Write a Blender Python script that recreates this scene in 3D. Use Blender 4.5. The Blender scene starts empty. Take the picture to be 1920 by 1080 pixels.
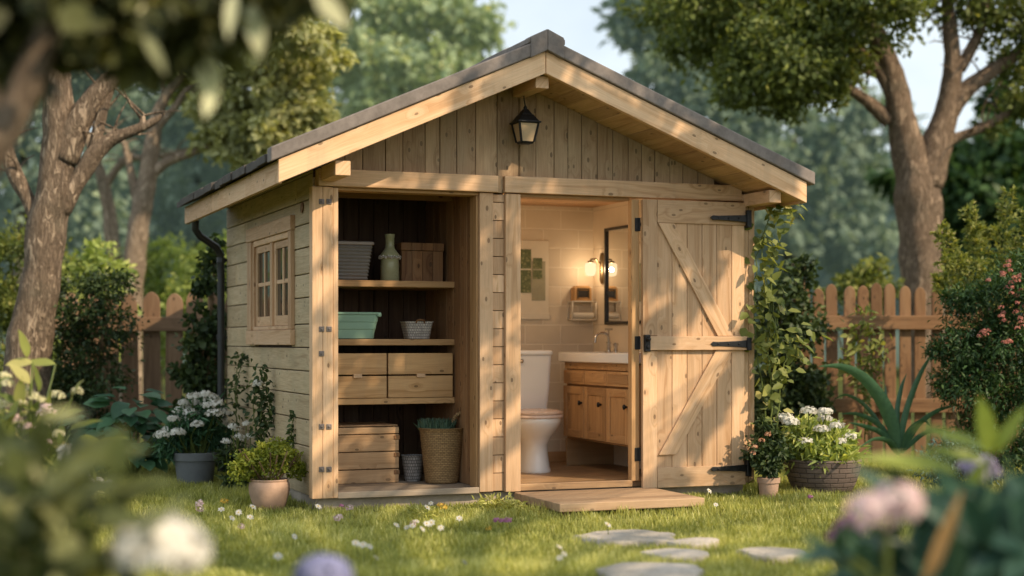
import bpy, math, random
import numpy as np
from mathutils import Vector, Matrix, noise as mnoise

random.seed(7)
rng = np.random.default_rng(11)
SC = bpy.context.scene
COL = SC.collection
R = math.radians

# ------------------------------------------------------------------ camera frame
FPX, YAW, EYE, HZ = 2850.0, R(21.3), Vector((-2.30, -9.30, 1.07)), 640.0
FW = Vector((math.sin(YAW), math.cos(YAW), 0)); RT = Vector((math.cos(YAW), -math.sin(YAW), 0))

def at(px, py, d):
    """world point seen at a photo pixel (1920 wide) at depth d metres"""
    return EYE + d * (FW + RT * ((px - 960) / FPX) + Vector((0, 0, (HZ - py) / FPX)))

def gnd(px, d, z=0.0):
    p = at(px, HZ, d); return Vector((p.x, p.y, z))

# ------------------------------------------------------------------ node helpers
MATS = {}

def nt(name):
    m = bpy.data.materials.new(name); m.use_nodes = True
    t = m.node_tree; t.nodes.clear()
    out = t.nodes.new('ShaderNodeOutputMaterial')
    return m, t, out

def N(t, typ, **kw):
    n = t.nodes.new(typ)
    for k, v in kw.items():
        if k.startswith('i_'):
            key = k[2:].replace('_', ' ')
            n.inputs[key].default_value = v
        else:
            setattr(n, k, v)
    return n

def L(t, a, b): t.links.new(a, b)

def ramp(t, fac, stops):
    r = t.nodes.new('ShaderNodeValToRGB')
    e = r.color_ramp.elements
    while len(e) < len(stops): e.new(0.5)
    for i, (p, c) in enumerate(stops):
        e[i].position = p
        e[i].color = (*c, 1) if len(c) == 3 else c
    L(t, fac, r.inputs['Fac']); return r.outputs['Color']

def mixc(t, fac, a, b, mode='MIX'):
    m = t.nodes.new('ShaderNodeMix'); m.data_type = 'RGBA'; m.blend_type = mode
    for sock, v in ((m.inputs['Factor'], fac), (m.inputs[6], a), (m.inputs[7], b)):
        if hasattr(v, 'is_output'): L(t, v, sock)
        elif isinstance(v, (int, float)): sock.default_value = v
        else: sock.default_value = (*v, 1)
    return m.outputs[2]

def maths(t, op, a, b=None):
    m = t.nodes.new('ShaderNodeMath'); m.operation = op
    for i, v in enumerate((a, b)):
        if v is None: continue
        if hasattr(v, 'is_output'): L(t, v, m.inputs[i])
        else: m.inputs[i].default_value = v
    return m.outputs[0]

def mapping(t, src, scale, loc=(0, 0, 0)):
    m = t.nodes.new('ShaderNodeMapping'); L(t, src, m.inputs['Vector'])
    m.inputs['Scale'].default_value = scale; m.inputs['Location'].default_value = loc
    return m.outputs['Vector']

def noise(t, vec, scale, detail=4, rough=.55, dist=0.0):
    n = t.nodes.new('ShaderNodeTexNoise'); L(t, vec, n.inputs['Vector'])
    n.inputs['Scale'].default_value = scale; n.inputs['Detail'].default_value = detail
    n.inputs['Roughness'].default_value = rough; n.inputs['Distortion'].default_value = dist
    return n.outputs['Fac']

def bump(t, h, strength, dist=.01, nrm=None):
    b = t.nodes.new('ShaderNodeBump'); b.inputs['Strength'].default_value = strength
    b.inputs['Distance'].default_value = dist; L(t, h, b.inputs['Height'])
    if nrm is not None: L(t, nrm, b.inputs['Normal'])
    return b.outputs['Normal']

def principled(t, out, col, rough=.6, nrm=None, metal=0.0, spec=.5):
    p = t.nodes.new('ShaderNodeBsdfPrincipled')
    for s, v in (('Base Color', col), ('Roughness', rough), ('Metallic', metal), ('Specular IOR Level', spec)):
        if hasattr(v, 'is_output'): L(t, v, p.inputs[s])
        elif isinstance(v, (int, float)): p.inputs[s].default_value = v
        else: p.inputs[s].default_value = (*v, 1)
    if nrm is not None: L(t, nrm, p.inputs['Normal'])
    L(t, p.outputs[0], out.inputs['Surface'])
    return p

def wood(name, light, mid, dark, knots=.55, rough=.62, weather=0.0, var=.35, grain=1.0):
    m, t, out = nt(name)
    uv = N(t, 'ShaderNodeUVMap', uv_map='UVMap').outputs['UV']
    tint = N(t, 'ShaderNodeAttribute', attribute_name='tint').outputs['Fac']
    # knots bend the grain
    kv = mapping(t, uv, (5.0, 9.5, 1))
    vor = N(t, 'ShaderNodeTexVoronoi', voronoi_dimensions='2D'); L(t, kv, vor.inputs['Vector']); vor.inputs['Scale'].default_value = 1.0
    sep = N(t, 'ShaderNodeSeparateColor'); L(t, vor.outputs['Color'], sep.inputs[0])
    pick = maths(t, 'GREATER_THAN', sep.outputs[0], 1 - knots)
    kd = maths(t, 'MULTIPLY', vor.outputs['Distance'], 1.0)
    wv = mapping(t, uv, (.55, 7.0, 1))
    warp = noise(t, wv, 1.0, 3, .5)
    # cathedral rings
    g1v = mapping(t, uv, (.5, 14.0, 1))
    add = N(t, 'ShaderNodeVectorMath', operation='ADD'); L(t, g1v, add.inputs[0])
    cmb = N(t, 'ShaderNodeCombineXYZ')
    infl = maths(t, 'MULTIPLY', maths(t, 'SUBTRACT', 1.0, maths(t, 'MINIMUM', maths(t, 'MULTIPLY', kd, 2.2), 1.0)), pick)
    L(t, maths(t, 'ADD', maths(t, 'MULTIPLY', warp, 5.0), maths(t, 'MULTIPLY', infl, 1.6)), cmb.inputs[1]); L(t, cmb.outputs[0], add.inputs[1])
    g1 = noise(t, add.outputs[0], 1.3, 5, .62)
    g2 = noise(t, mapping(t, uv, (5.0, 230.0, 1)), 1.0, 3, .6)
    big = noise(t, mapping(t, uv, (.9, 2.2, 1)), 1.0, 2, .5)
    c = ramp(t, g1, [(.33, dark), (.47, mid), (.62, light), (.8, mid)])
    c = mixc(t, .36 * grain, c, ramp(t, g2, [(.3, (.5, .45, .4)), (.58, (1, 1, 1))]), 'MULTIPLY')
    c = mixc(t, .3, c, ramp(t, big, [(.3, (.7, .64, .58)), (.6, (1, 1, 1))]), 'MULTIPLY')
    tn = ramp(t, tint, [(0, (1 - var, 1 - var * 1.08, 1 - var * 1.15)), (1, (1.0, 1.0, 1.0))])
    c = mixc(t, 1.0, c, tn, 'MULTIPLY')
    kn = maths(t, 'MULTIPLY', maths(t, 'LESS_THAN', maths(t, 'ADD', kd, maths(t, 'MULTIPLY', maths(t, 'SUBTRACT', warp, .5), .12)), .075), pick)
    kr = maths(t, 'MULTIPLY', infl, .28)
    kcol = tuple(x * .32 for x in dark)
    c = mixc(t, kr, c, tuple(x * .7 for x in mid))
    c = mixc(t, maths(t, 'MULTIPLY', kn, .8), c, kcol)
    if weather > 0:
        geo = N(t, 'ShaderNodeTexCoord').outputs['Object']
        ws = noise(t, mapping(t, geo, (1.5, 1.5, 2.2)), 2.0, 5, .65)
        c = mixc(t, maths(t, 'MULTIPLY', ramp(t, ws, [(.42, (0, 0, 0)), (.7, (1, 1, 1))]), weather), c, (.36, .31, .19))
    gp = N(t, 'ShaderNodeNewGeometry').outputs['Position']
    sz = N(t, 'ShaderNodeSeparateXYZ'); L(t, gp, sz.inputs[0])
    low = maths(t, 'MAXIMUM', maths(t, 'SUBTRACT', 1.0, maths(t, 'MULTIPLY', sz.outputs[2], 2.6)), 0.0)
    spl = noise(t, mapping(t, gp, (7, 7, 3)), 2.0, 6, .7)
    c = mixc(t, maths(t, 'MINIMUM', maths(t, 'MULTIPLY', low, maths(t, 'MULTIPLY', spl, .8)), .34), c, (.20, .15, .095))
    stn = noise(t, mapping(t, gp, (6, 6, .7), (3, 1, 2)), 1.6, 5, .65)
    c = mixc(t, ramp(t, stn, [(.52, (0, 0, 0)), (.72, (.2, .2, .2))]), c, (.30, .235, .16))
    h = maths(t, 'ADD', maths(t, 'MULTIPLY', g2, .5), maths(t, 'MULTIPLY', g1, .6))
    nr = bump(t, h, .35, .004)
    rr = ramp(t, g2, [(.3, (rough + .15,) * 3), (.7, (rough - .06,) * 3)])
    principled(t, out, c, rr, nr, spec=.35)
    return m

def plain(name, col, rough=.5, metal=0.0, spec=.5, var=.15, scale=20, bmp=.1, dist=.003, col2=None):
    m, t, out = nt(name)
    oc = N(t, 'ShaderNodeTexCoord').outputs['Object']
    n1 = noise(t, oc, scale, 5, .6); n2 = noise(t, oc, scale * .13 + .5, 3, .5)
    c2 = col2 or tuple(x * (1 - var) for x in col)
    c = mixc(t, ramp(t, n2, [(.35, (0, 0, 0)), (.65, (1, 1, 1))]), col, c2)
    c = mixc(t, .6, c, ramp(t, n1, [(.3, (1 - var,) * 3), (.6, (1, 1, 1))]), 'MULTIPLY')
    rr = ramp(t, n1, [(.3, (min(1, rough + .1),) * 3), (.7, (max(.03, rough - .07),) * 3)])
    principled(t, out, c, rr, bump(t, n1, bmp, dist), metal, spec)
    return m

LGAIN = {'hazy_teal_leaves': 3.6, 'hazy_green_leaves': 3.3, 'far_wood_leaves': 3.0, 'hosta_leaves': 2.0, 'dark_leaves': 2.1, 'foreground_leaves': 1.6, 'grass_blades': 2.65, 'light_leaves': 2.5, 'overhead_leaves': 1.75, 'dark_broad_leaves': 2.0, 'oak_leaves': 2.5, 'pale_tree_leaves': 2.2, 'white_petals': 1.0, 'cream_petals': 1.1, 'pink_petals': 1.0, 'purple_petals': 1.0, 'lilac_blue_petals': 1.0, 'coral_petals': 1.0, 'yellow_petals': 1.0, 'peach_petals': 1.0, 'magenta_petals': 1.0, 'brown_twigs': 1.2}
def leafmat(name, c1, c2, trans=.35, rough=.5, c3=None, vein=False, haze_glow=None):
    gain = LGAIN.get(name, 1.45)
    c1, c2 = (tuple(min(.85, x * gain) for x in c) for c in (c1, c2)); c3 = tuple(min(.85, x * gain) for x in c3) if c3 else None
    m, t, out = nt(name)
    tint = N(t, 'ShaderNodeAttribute', attribute_name='tint').outputs['Fac']
    st = [(0, c1), (.75, c2)] + ([(1, c3)] if c3 else [(1, c2)])
    c = ramp(t, tint, st)
    oc = N(t, 'ShaderNodeTexCoord').outputs['Object']
    n1 = noise(t, oc, 26 if vein else 3, 3, .6)
    c = mixc(t, .5, c, ramp(t, n1, [(.3, (.6, .62, .6)), (.68, (1.05, 1.05, 1.0))]), 'MULTIPLY')
    p = t.nodes.new('ShaderNodeBsdfPrincipled'); L(t, c, p.inputs['Base Color'])
    p.inputs['Roughness'].default_value = rough; p.inputs['Specular IOR Level'].default_value = .3
    tr = t.nodes.new('ShaderNodeBsdfTranslucent')
    L(t, mixc(t, 1.0, c, (1.0, .98, .95) if 'petals' in name else (1.25, 1.2, .55), 'MULTIPLY'), tr.inputs['Color'])
    mx = t.nodes.new('ShaderNodeMixShader'); mx.inputs[0].default_value = trans
    L(t, p.outputs[0], mx.inputs[1]); L(t, tr.outputs[0], mx.inputs[2])
    if haze_glow:
        p.inputs['Emission Color'].default_value = (*haze_glow, 1); p.inputs['Emission Strength'].default_value = 1.0  # glow put into distant leaves in place of real haze
    L(t, mx.outputs[0], out.inputs['Surface'])
    return m

def barkmat(name, light, dark, sc=1.0):
    m, t, out = nt(name)
    oc = N(t, 'ShaderNodeTexCoord').outputs['Object']
    n1 = noise(t, mapping(t, oc, (11 * sc, 11 * sc, 3.2 * sc)), 1.7, 9, .7, .9)
    n2 = noise(t, mapping(t, oc, (34 * sc, 34 * sc, 6 * sc)), 1.5, 6, .7, .5)
    ridge = maths(t, 'ABSOLUTE', maths(t, 'SUBTRACT', n1, .5))
    fis = ramp(t, ridge, [(.0, (0, 0, 0)), (.07, (1, 1, 1))])
    h = maths(t, 'ADD', maths(t, 'MULTIPLY', fis, .35), maths(t, 'ADD', n1, maths(t, 'MULTIPLY', n2, .6)))
    lich = noise(t, oc, 3.0, 4, .6)
    c = ramp(t, maths(t, 'ADD', maths(t, 'MULTIPLY', n1, .55), maths(t, 'MULTIPLY', n2, .45)), [(.36, dark), (.5, tuple((a + b) / 2 for a, b in zip(light, dark))), (.64, light)])
    c = mixc(t, .55, c, ramp(t, ridge, [(.0, (.3, .27, .25)), (.06, (1, 1, 1))]), 'MULTIPLY')
    c = mixc(t, ramp(t, lich, [(.55, (0, 0, 0)), (.75, (.4, .4, .4))]), c, (.2, .19, .14))
    principled(t, out, c, .88, bump(t, h, 1.0, .035), spec=.15)
    return m

def tilemat(name, base, grout, w, h, rough=.25, mortar=.006, offs=.5):
    m, t, out = nt(name)
    uv = N(t, 'ShaderNodeUVMap', uv_map='UVMap').outputs['UV']
    b = N(t, 'ShaderNodeTexBrick', offset=offs); L(t, uv, b.inputs['Vector'])
    b.inputs['Color1'].default_value = (*base, 1); b.inputs['Color2'].default_value = (*[x * .9 for x in base], 1)
    b.inputs['Mortar'].default_value = (*grout, 1); b.inputs['Scale'].default_value = 1
    b.inputs['Mortar Size'].default_value = mortar; b.inputs['Brick Width'].default_value = w; b.inputs['Row Height'].default_value = h
    b.inputs['Mortar Smooth'].default_value = .3
    n = noise(t, uv, 6, 4)
    c = mixc(t, .35, b.outputs['Color'], ramp(t, n, [(.3, (.8, .78, .74)), (.7, (1, 1, 1))]), 'MULTIPLY')
    nr = bump(t, maths(t, 'ADD', maths(t, 'MULTIPLY', b.outputs['Fac'], -1), maths(t, 'MULTIPLY', n, .3)), .5, .004)
    principled(t, out, c, rough, nr)
    return m

def weave(name, a, b, su, sv, rough=.7):
    """woven strands, uv in metres around / up"""
    m, t, out = nt(name)
    uv = N(t, 'ShaderNodeUVMap', uv_map='UVMap').outputs['UV']
    br = N(t, 'ShaderNodeTexBrick', offset=.5); L(t, uv, br.inputs['Vector'])
    br.inputs['Color1'].default_value = (*a, 1); br.inputs['Color2'].default_value = (*[x * .72 for x in a], 1)
    br.inputs['Mortar'].default_value = (*b, 1); br.inputs['Scale'].default_value = 1
    br.inputs['Brick Width'].default_value = su; br.inputs['Row Height'].default_value = sv
    br.inputs['Mortar Size'].default_value = min(su, sv) * .14; br.inputs['Mortar Smooth'].default_value = .8
    n = noise(t, uv, 60, 4)
    c = mixc(t, .5, br.outputs['Color'], ramp(t, n, [(.3, (.6, .55, .5)), (.65, (1, 1, 1))]), 'MULTIPLY')
    nr = bump(t, maths(t, 'ADD', maths(t, 'MULTIPLY', br.outputs['Fac'], -1), maths(t, 'MULTIPLY', n, .4)), .9, .006)
    principled(t, out, c, rough, nr, spec=.3)
    return m

def glowglass(name, col, s):
    m, t, out = nt(name)
    e = N(t, 'ShaderNodeEmission'); e.inputs[0].default_value = (*col, 1); e.inputs[1].default_value = s
    tr = N(t, 'ShaderNodeBsdfTransparent'); tr.inputs[0].default_value = (1, .93, .82, 1)
    lw = N(t, 'ShaderNodeLayerWeight'); lw.inputs[0].default_value = .45
    mx = N(t, 'ShaderNodeMixShader'); L(t, maths(t, 'ADD', maths(t, 'MULTIPLY', lw.outputs['Facing'], .1), .84), mx.inputs[0])
    L(t, tr.outputs[0], mx.inputs[1]); L(t, e.outputs[0], mx.inputs[2]); L(t, mx.outputs[0], out.inputs['Surface']); return m

def emit(name, col, s):
    m, t, out = nt(name)
    e = N(t, 'ShaderNodeEmission'); e.inputs[0].default_value = (*col, 1); e.inputs[1].default_value = s
    oc = N(t, 'ShaderNodeTexCoord').outputs['Object']
    L(t, e.outputs[0], out.inputs['Surface']); return m

M = dict(
    pine=wood('pine_boards', (.84, .57, .355), (.77, .50, .29), (.59, .345, .175), var=.36, knots=.4),
    fascia=wood('fascia_pine', (.86, .59, .36), (.80, .52, .30), (.67, .395, .20), knots=.35, var=.2),
    gable=wood('weathered_gable_boards', (.56, .39, .235), (.49, .33, .19), (.36, .225, .12), knots=.75, weather=.3, grain=1.7),
    sidewall=wood('weathered_grey_planks', (.70, .55, .345), (.63, .48, .29), (.48, .35, .195), knots=.4, weather=.5, grain=1.7, var=.22),
    soffit=wood('soffit_boards', (.76, .52, .30), (.68, .45, .245), (.54, .33, .165), knots=.4),
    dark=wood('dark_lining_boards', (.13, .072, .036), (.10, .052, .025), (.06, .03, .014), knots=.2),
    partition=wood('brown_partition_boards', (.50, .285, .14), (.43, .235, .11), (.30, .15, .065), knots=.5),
    honey=wood('honey_pine', (.68, .42, .20), (.60, .355, .16), (.46, .25, .10), knots=.35),
    crate=wood('crate_pine', (.66, .43, .24), (.59, .37, .195), (.45, .265, .13), knots=.4),
    boxwood=wood('brown_box_wood', (.36, .19, .085), (.30, .15, .062), (.2, .09, .036), knots=.4),
    floor=wood('warm_floor_boards', (.58, .36, .18), (.50, .30, .145), (.37, .2, .09), knots=.2, rough=.4),
    greyfloor=wood('grey_floor_boards', (.50, .41, .32), (.43, .345, .265), (.32, .25, .185), knots=.2),
    deck=wood('step_boards', (.72, .50, .31), (.64, .43, .26), (.50, .31, .18), knots=.2),
    fence=wood('brown_fence_boards', (.31, .18, .09), (.26, .14, .066), (.17, .088, .042), knots=.4, weather=.0, var=.45),
    fencel=wood('rosy_fence_boards', (.38, .25, .155), (.32, .20, .12), (.22, .135, .08), knots=.3, weather=.0),
    roof=plain('charcoal_shingles', (.105, .092, .082), .9, var=.35, scale=60, bmp=.6, dist=.006),
    verge=plain('roof_edge_trim', (.24, .205, .185), .75, var=.3, scale=35, bmp=.35, dist=.004),
    iron=plain('black_iron', (.028, .028, .03), .45, .6, var=.3, scale=50, bmp=.2),
    bolt=plain('grey_bolts', (.24, .20, .18), .5, .4, var=.3, scale=60),
    pipe=plain('dark_pipe', (.02, .022, .024), .4, 0, scale=20),
    concrete=plain('concrete_plinth', (.44, .37, .30), .9, var=.3, scale=25, bmp=.4, dist=.006),
    tile=tilemat('cream_wall_tiles', (.74, .65, .52), (.82, .74, .62), .30, .15, rough=.6),
    tileside=tilemat('cream_wall_panels', (.76, .66, .52), (.6, .51, .39), 1.6, .30, mortar=.004, rough=.5),
    ceramic=plain('white_ceramic', (.85, .84, .82), .12, var=.03, scale=8, bmp=.02),
    chrome=plain('brushed_chrome', (.6, .57, .52), .2, 1.0, var=.1),
    brass=plain('aged_brass', (.22, .16, .09), .4, .9, var=.2),
    cream=plain('cream_paint', (.80, .74, .62), .55, var=.06),
    blackframe=plain('black_frame', (.03, .027, .024), .4, scale=30),
    white=plain('white_enamel', (.72, .68, .6), .35, var=.05),
    greybin=plain('grey_bin', (.24, .22, .2), .6, var=.15),
    greybinlid=plain('taupe_bin_rim', (.34, .285, .25), .55, var=.1),
    green=plain('sage_green_plastic', (.27, .44, .33), .42, var=.08),
    vase=plain('olive_glaze', (.42, .42, .25), .25, var=.25, scale=14),
    terracotta=plain('terracotta', (.50, .33, .235), .85, var=.25, scale=24, bmp=.3, dist=.003),
    greypot=plain('blue_grey_pot', (.17, .185, .20), .6, var=.2, scale=20, bmp=.2),
    stone=plain('pale_flagstone', (.54, .48, .41), .9, var=.42, scale=18, bmp=1.0, dist=.02, col2=(.38, .34, .28)),
    wicker=weave('wicker_weave', (.46, .30, .14), (.13, .075, .03), .026, .012),
    checks=weave('grey_white_weave', (.80, .76, .71), (.24, .22, .21), .018, .018),
    checks2=weave('grey_pot_weave', (.46, .44, .43), (.10, .095, .095), .02, .022),
    stonepot=weave('dark_basket_blocks', (.19, .145, .125), (.085, .065, .056), .12, .036),
    seat=plain('bounce_warmed_seat_enamel', (.74, .56, .45), .22, var=.03, scale=8, bmp=.02),  # warm bounce from the floor is put into this colour
    soil=plain('soil', (.05, .035, .022), 1, scale=60, bmp=.8, dist=.01),
)

def pane(name, col=(.02, .022, .02), rough=.06):
    m, t, out = nt(name); principled(t, out, col, rough, spec=.6); return m
M['glass'] = pane('dark_window_glass')
M['mirror'] = pane('mirror_glass', (.85, .84, .8), .02); M['mirror'].node_tree.nodes['Principled BSDF'].inputs['Metallic'].default_value = 1
M['lantern'] = pane('lantern_glass', (.5, .36, .22), .25)
M['shade'] = glowglass('lit_glass_shade', (1.0, .72, .42), 1.35)

LF = dict(
    over=leafmat('overhead_leaves', (.03, .034, .013), (.085, .09, .032), .35, c3=(.55, .52, .32)),  # palest tone paints sun highlights on a few leaves
    oak=leafmat('oak_leaves', (.034, .046, .014), (.095, .115, .032), .38, c3=(.19, .19, .06)),
    dark=leafmat('dark_leaves', (.012, .03, .012), (.03, .062, .02), .25, c3=(.07, .11, .03)),
    ivy=leafmat('ivy_leaves', (.018, .034, .014), (.048, .074, .025), .25, c3=(.105, .13, .04)),
    hosta=leafmat('hosta_leaves', (.018, .05, .028), (.045, .10, .05), .25, .4, vein=True),
    light=leafmat('light_leaves', (.085, .12, .035), (.18, .21, .065), .42, c3=(.29, .30, .11)),
    vine=leafmat('vine_leaves', (.08, .11, .028), (.20, .22, .06), .4, c3=(.36, .33, .13)),
    yellow=leafmat('yellow_green_leaves', (.10, .14, .02), (.26, .28, .04), .4, c3=(.36, .36, .07)),
    pale=leafmat('pale_tree_leaves', (.13, .145, .075), (.26, .265, .14), .4, c3=(.40, .39, .22)),
    teal=leafmat('hazy_teal_leaves', (.036, .05, .040), (.060, .08, .058), .3, .8, c3=(.10, .12, .075), haze_glow=(.034, .048, .044)),
    haze=leafmat('hazy_green_leaves', (.06, .085, .055), (.135, .165, .10), .35, .8, c3=(.26, .275, .15), haze_glow=(.040, .047, .036)),
    farwood=leafmat('far_wood_leaves', (.032, .048, .044), (.05, .068, .058), .25, .9, c3=(.075, .095, .075), haze_glow=(.044, .064, .062)),
    agave=leafmat('strap_leaves', (.03, .085, .05), (.075, .15, .085), .22, .38, vein=True),
    blue=leafmat('blue_green_leaves', (.04, .075, .065), (.10, .16, .145), .2, c3=(.17, .24, .22)),
    fore=leafmat('foreground_leaves', (.025, .035, .014), (.11, .125, .05), .4, .42, c3=(.25, .25, .12), vein=True),
    foredark=leafmat('dark_broad_leaves', (.012, .034, .024), (.028, .06, .042), .25, .35, c3=(.05, .09, .06), vein=True),
    lime=leafmat('lime_broad_leaves', (.14, .19, .035), (.25, .29, .06), .45, .4, vein=True),
    grass=leafmat('grass_blades', (.085, .10, .026), (.205, .205, .06), .4, .55, c3=(.38, .31, .14)),
    lav=leafmat('grey_green_spikes', (.05, .10, .07), (.12, .19, .13), .2),
    whitef=leafmat('white_petals', (.66, .64, .58), (.82, .80, .75), .3, .6),
    creamf=leafmat('cream_petals', (.52, .50, .28), (.72, .68, .46), .3, .6),
    pinkf=leafmat('pink_petals', (.78, .50, .52), (.90, .70, .70), .3, .6),
    purplef=leafmat('purple_petals', (.34, .28, .46), (.56, .50, .68), .3, .6),
    bluef=leafmat('lilac_blue_petals', (.24, .25, .48), (.42, .43, .68), .3, .6),
    redf=leafmat('coral_petals', (.45, .14, .11), (.62, .27, .22), .3, .6),
    yellowf=leafmat('yellow_petals', (.7, .42, .05), (.8, .55, .1), .3, .6),
    peachf=leafmat('peach_petals', (.60, .30, .17), (.72, .42, .28), .3, .6),
    magentaf=leafmat('magenta_petals', (.45, .14, .32), (.6, .26, .45), .3, .6),
    stem=leafmat('green_stems', (.06, .085, .02), (.12, .15, .04), .15),
    dry=leafmat('dry_ochre_leaf', (.20, .12, .05), (.3, .19, .08), .2, .6),
    twig=leafmat('brown_twigs', (.10, .065, .035), (.18, .12, .065), .0, .8),
)
BK = dict(
    left=barkmat('rough_brown_bark', (.58, .45, .33), (.10, .068, .046)),
    right=barkmat('brown_bark', (.52, .39, .28), (.14, .095, .065)),
    pale=barkmat('pale_bark', (.62, .49, .37), (.28, .21, .15)),
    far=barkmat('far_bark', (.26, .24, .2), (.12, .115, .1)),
)

# ------------------------------------------------------------------ mesh builders
class MB:
    def __init__(s): s.v = []; s.f = []; s.uv = []; s.t = []
    def poly(s, verts, faces, g=(0, 0, 1), rnd=True, tint=None):
        g = Vector(g).normalized()
        o = len(s.v); vs = [Vector(p) for p in verts]
        ru, rv = (random.uniform(0, 40), random.uniform(0, 40)) if rnd else (0, 0)
        t = random.random() if tint is None else tint
        for f in faces:
            pts = [vs[i] for i in f]
            n = Vector((0, 0, 0))
            for i in range(len(pts)):
                a, b = pts[i], pts[(i + 1) % len(pts)]
                n += Vector(((a.y - b.y) * (a.z + b.z), (a.z - b.z) * (a.x + b.x), (a.x - b.x) * (a.y + b.y)))
            n = n.normalized() if n.length > 1e-12 else Vector((0, 0, 1))
            if abs(n.dot(g)) > .8:
                a = g.orthogonal().normalized(); b = g.cross(a)
                s.uv.append([(p.dot(a) * .3 + ru, p.dot(b) + rv) for p in pts])
            else:
                c = n.cross(g).normalized()
                # keep a stable sign so that walls map continuously
                if c.dot(Vector((.9, .95, 1))) < 0: c = -c
                s.uv.append([(p.dot(g) + ru, p.dot(c) + rv) for p in pts])
            s.f.append([i + o for i in f]); s.t.append(t)
        s.v += vs; return s
    def hexa(s, b, tp, g, rnd=True, tint=None):
        """b, tp: 4 points each, matching order"""
        return s.poly(list(b) + list(tp), [(3, 2, 1, 0), (4, 5, 6, 7), (0, 1, 5, 4), (1, 2, 6, 5), (2, 3, 7, 6), (3, 0, 4, 7)], g, rnd, tint)
    def box(s, x0, x1, y0, y1, z0, z1, g=None, mat=None, rnd=True, tint=None):
        if g is None:
            d = (abs(x1 - x0), abs(y1 - y0), abs(z1 - z0)); k = d.index(max(d)); g = [0, 0, 0]; g[k] = 1
        b = [Vector(p) for p in ((x0, y0, z0), (x1, y0, z0), (x1, y1, z0), (x0, y1, z0))]
        tp = [Vector(p) for p in ((x0, y0, z1), (x1, y0, z1), (x1, y1, z1), (x0, y1, z1))]
        if mat is not None:
            b = [mat @ p for p in b]; tp = [mat @ p for p in tp]; g = mat.to_3x3() @ Vector(g)
        return s.hexa(b, tp, g, rnd, tint)
    def loft(s, rings, cap=True, uvscale=1.0):
        o = len(s.v); n = len(rings[0])
        t = random.random()
        vv = 0
        for k, r in enumerate(rings): s.v += [Vector(p) for p in r]
        per = [0]
        for i in range(n): per.append(per[-1] + (Vector(rings[len(rings) // 2][(i + 1) % n]) - Vector(rings[len(rings) // 2][i])).length)
        for k in range(len(rings) - 1):
            dv = (Vector(rings[k + 1][0]) - Vector(rings[k][0])).length
            for i in range(n):
                j = (i + 1) % n
                s.f.append([o + k * n + i, o + k * n + j, o + (k + 1) * n + j, o + (k + 1) * n + i]); s.t.append(t)
                s.uv.append([(per[i], vv), (per[i + 1], vv), (per[i + 1], vv + dv), (per[i], vv + dv)])
            vv += dv
        if cap:
            for k, rev in ((0, True), (len(rings) - 1, False)):
                ids = [o + k * n + i for i in range(n)]
                if rev: ids.reverse()
                s.f.append(ids); s.t.append(t); s.uv.append([(s.v[i].x, s.v[i].y) for i in ids])
        return s
    def lathe(s, prof, c=(0, 0, 0), seg=28, cap=True, wob=0.0, axis=None):
        q = Vector(axis).to_track_quat('Z', 'Y').to_matrix() if axis is not None else Matrix.Identity(3)
        rings = []
        for r, z in prof:
            ring = []
            for i in range(seg):
                a = 2 * math.pi * i / seg
                rr = r * (1 + wob * mnoise.noise((math.cos(a) * 2, math.sin(a) * 2, z * 9)))
                ring.append(Vector(c) + q @ Vector((rr * math.cos(a), rr * math.sin(a), z)))
            rings.append(ring)
        return s.loft(rings, cap)
    def tube(s, pts, rad, seg=10, cap=True, rough=0.0, fr=6.0):
        pts = [Vector(p) for p in pts]; rings = []
        up = Vector((.31, .17, .93))
        for i, p in enumerate(pts):
            d = (pts[min(i + 1, len(pts) - 1)] - pts[max(i - 1, 0)]).normalized()
            if abs(d.dot(up)) > .97: up = Vector((1, .1, .1)).normalized()
            a = (up - d * up.dot(d)).normalized(); b = d.cross(a); up = a
            r = rad[i] if hasattr(rad, '__len__') else rad
            ring = []
            for k in range(seg):
                w = 2 * math.pi * k / seg
                q = a * math.cos(w) + b * math.sin(w)
                rr = r
                if rough:
                    P = p + q * r
                    rr = r * (1 + rough * (mnoise.noise(P * fr) + .6 * mnoise.noise(Vector((P.x * fr * 3, P.y * fr * 3, P.z * fr)))))
                ring.append(p + q * rr)
            rings.append(ring)
        return s.loft(rings, cap)
    def build(s, name, mat, parent=None, bevel=0.0, smooth=False, auto=None, subd=0):
        me = bpy.data.meshes.new(name)
        me.from_pydata([tuple(p) for p in s.v], [], s.f)
        uvl = me.uv_layers.new(name='UVMap')
        uvl.data.foreach_set('uv', [c for f in s.uv for p in f for c in p])
        at_ = me.attributes.new('tint', 'FLOAT', 'FACE'); at_.data.foreach_set('value', s.t)
        me.materials.append(mat)
        if smooth: me.polygons.foreach_set('use_smooth', [True] * len(me.polygons))
        if auto is not None: me.set_sharp_from_angle(angle=R(auto))
        o = link(name, me, parent)
        if bevel:
            b = o.modifiers.new('bevel', 'BEVEL'); b.width = bevel; b.segments = 2; b.limit_method = 'ANGLE'; b.angle_limit = R(40)
        if subd:
            b = o.modifiers.new('subd', 'SUBSURF'); b.levels = subd; b.render_levels = subd
        return o

ROOTLOC = {}
def link(name, data, parent=None):
    o = bpy.data.objects.new(name, data); COL.objects.link(o)
    if parent is not None:
        o.parent = parent
        if parent.type == 'EMPTY': o.matrix_parent_inverse = Matrix.Translation(-Vector(parent.location))
    return o

def tag(o, label=None, cat=None, group=None, kind=None):
    for k, v in (('label', label), ('category', cat), ('group', group), ('kind', kind)):
        if v: o[k] = v
    return o

def thing(name, label, cat, loc=(0, 0, 0), group=None):
    o = link(name, None); o.empty_display_size = .2; o.location = loc
    return tag(o, label, cat, group)

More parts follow.
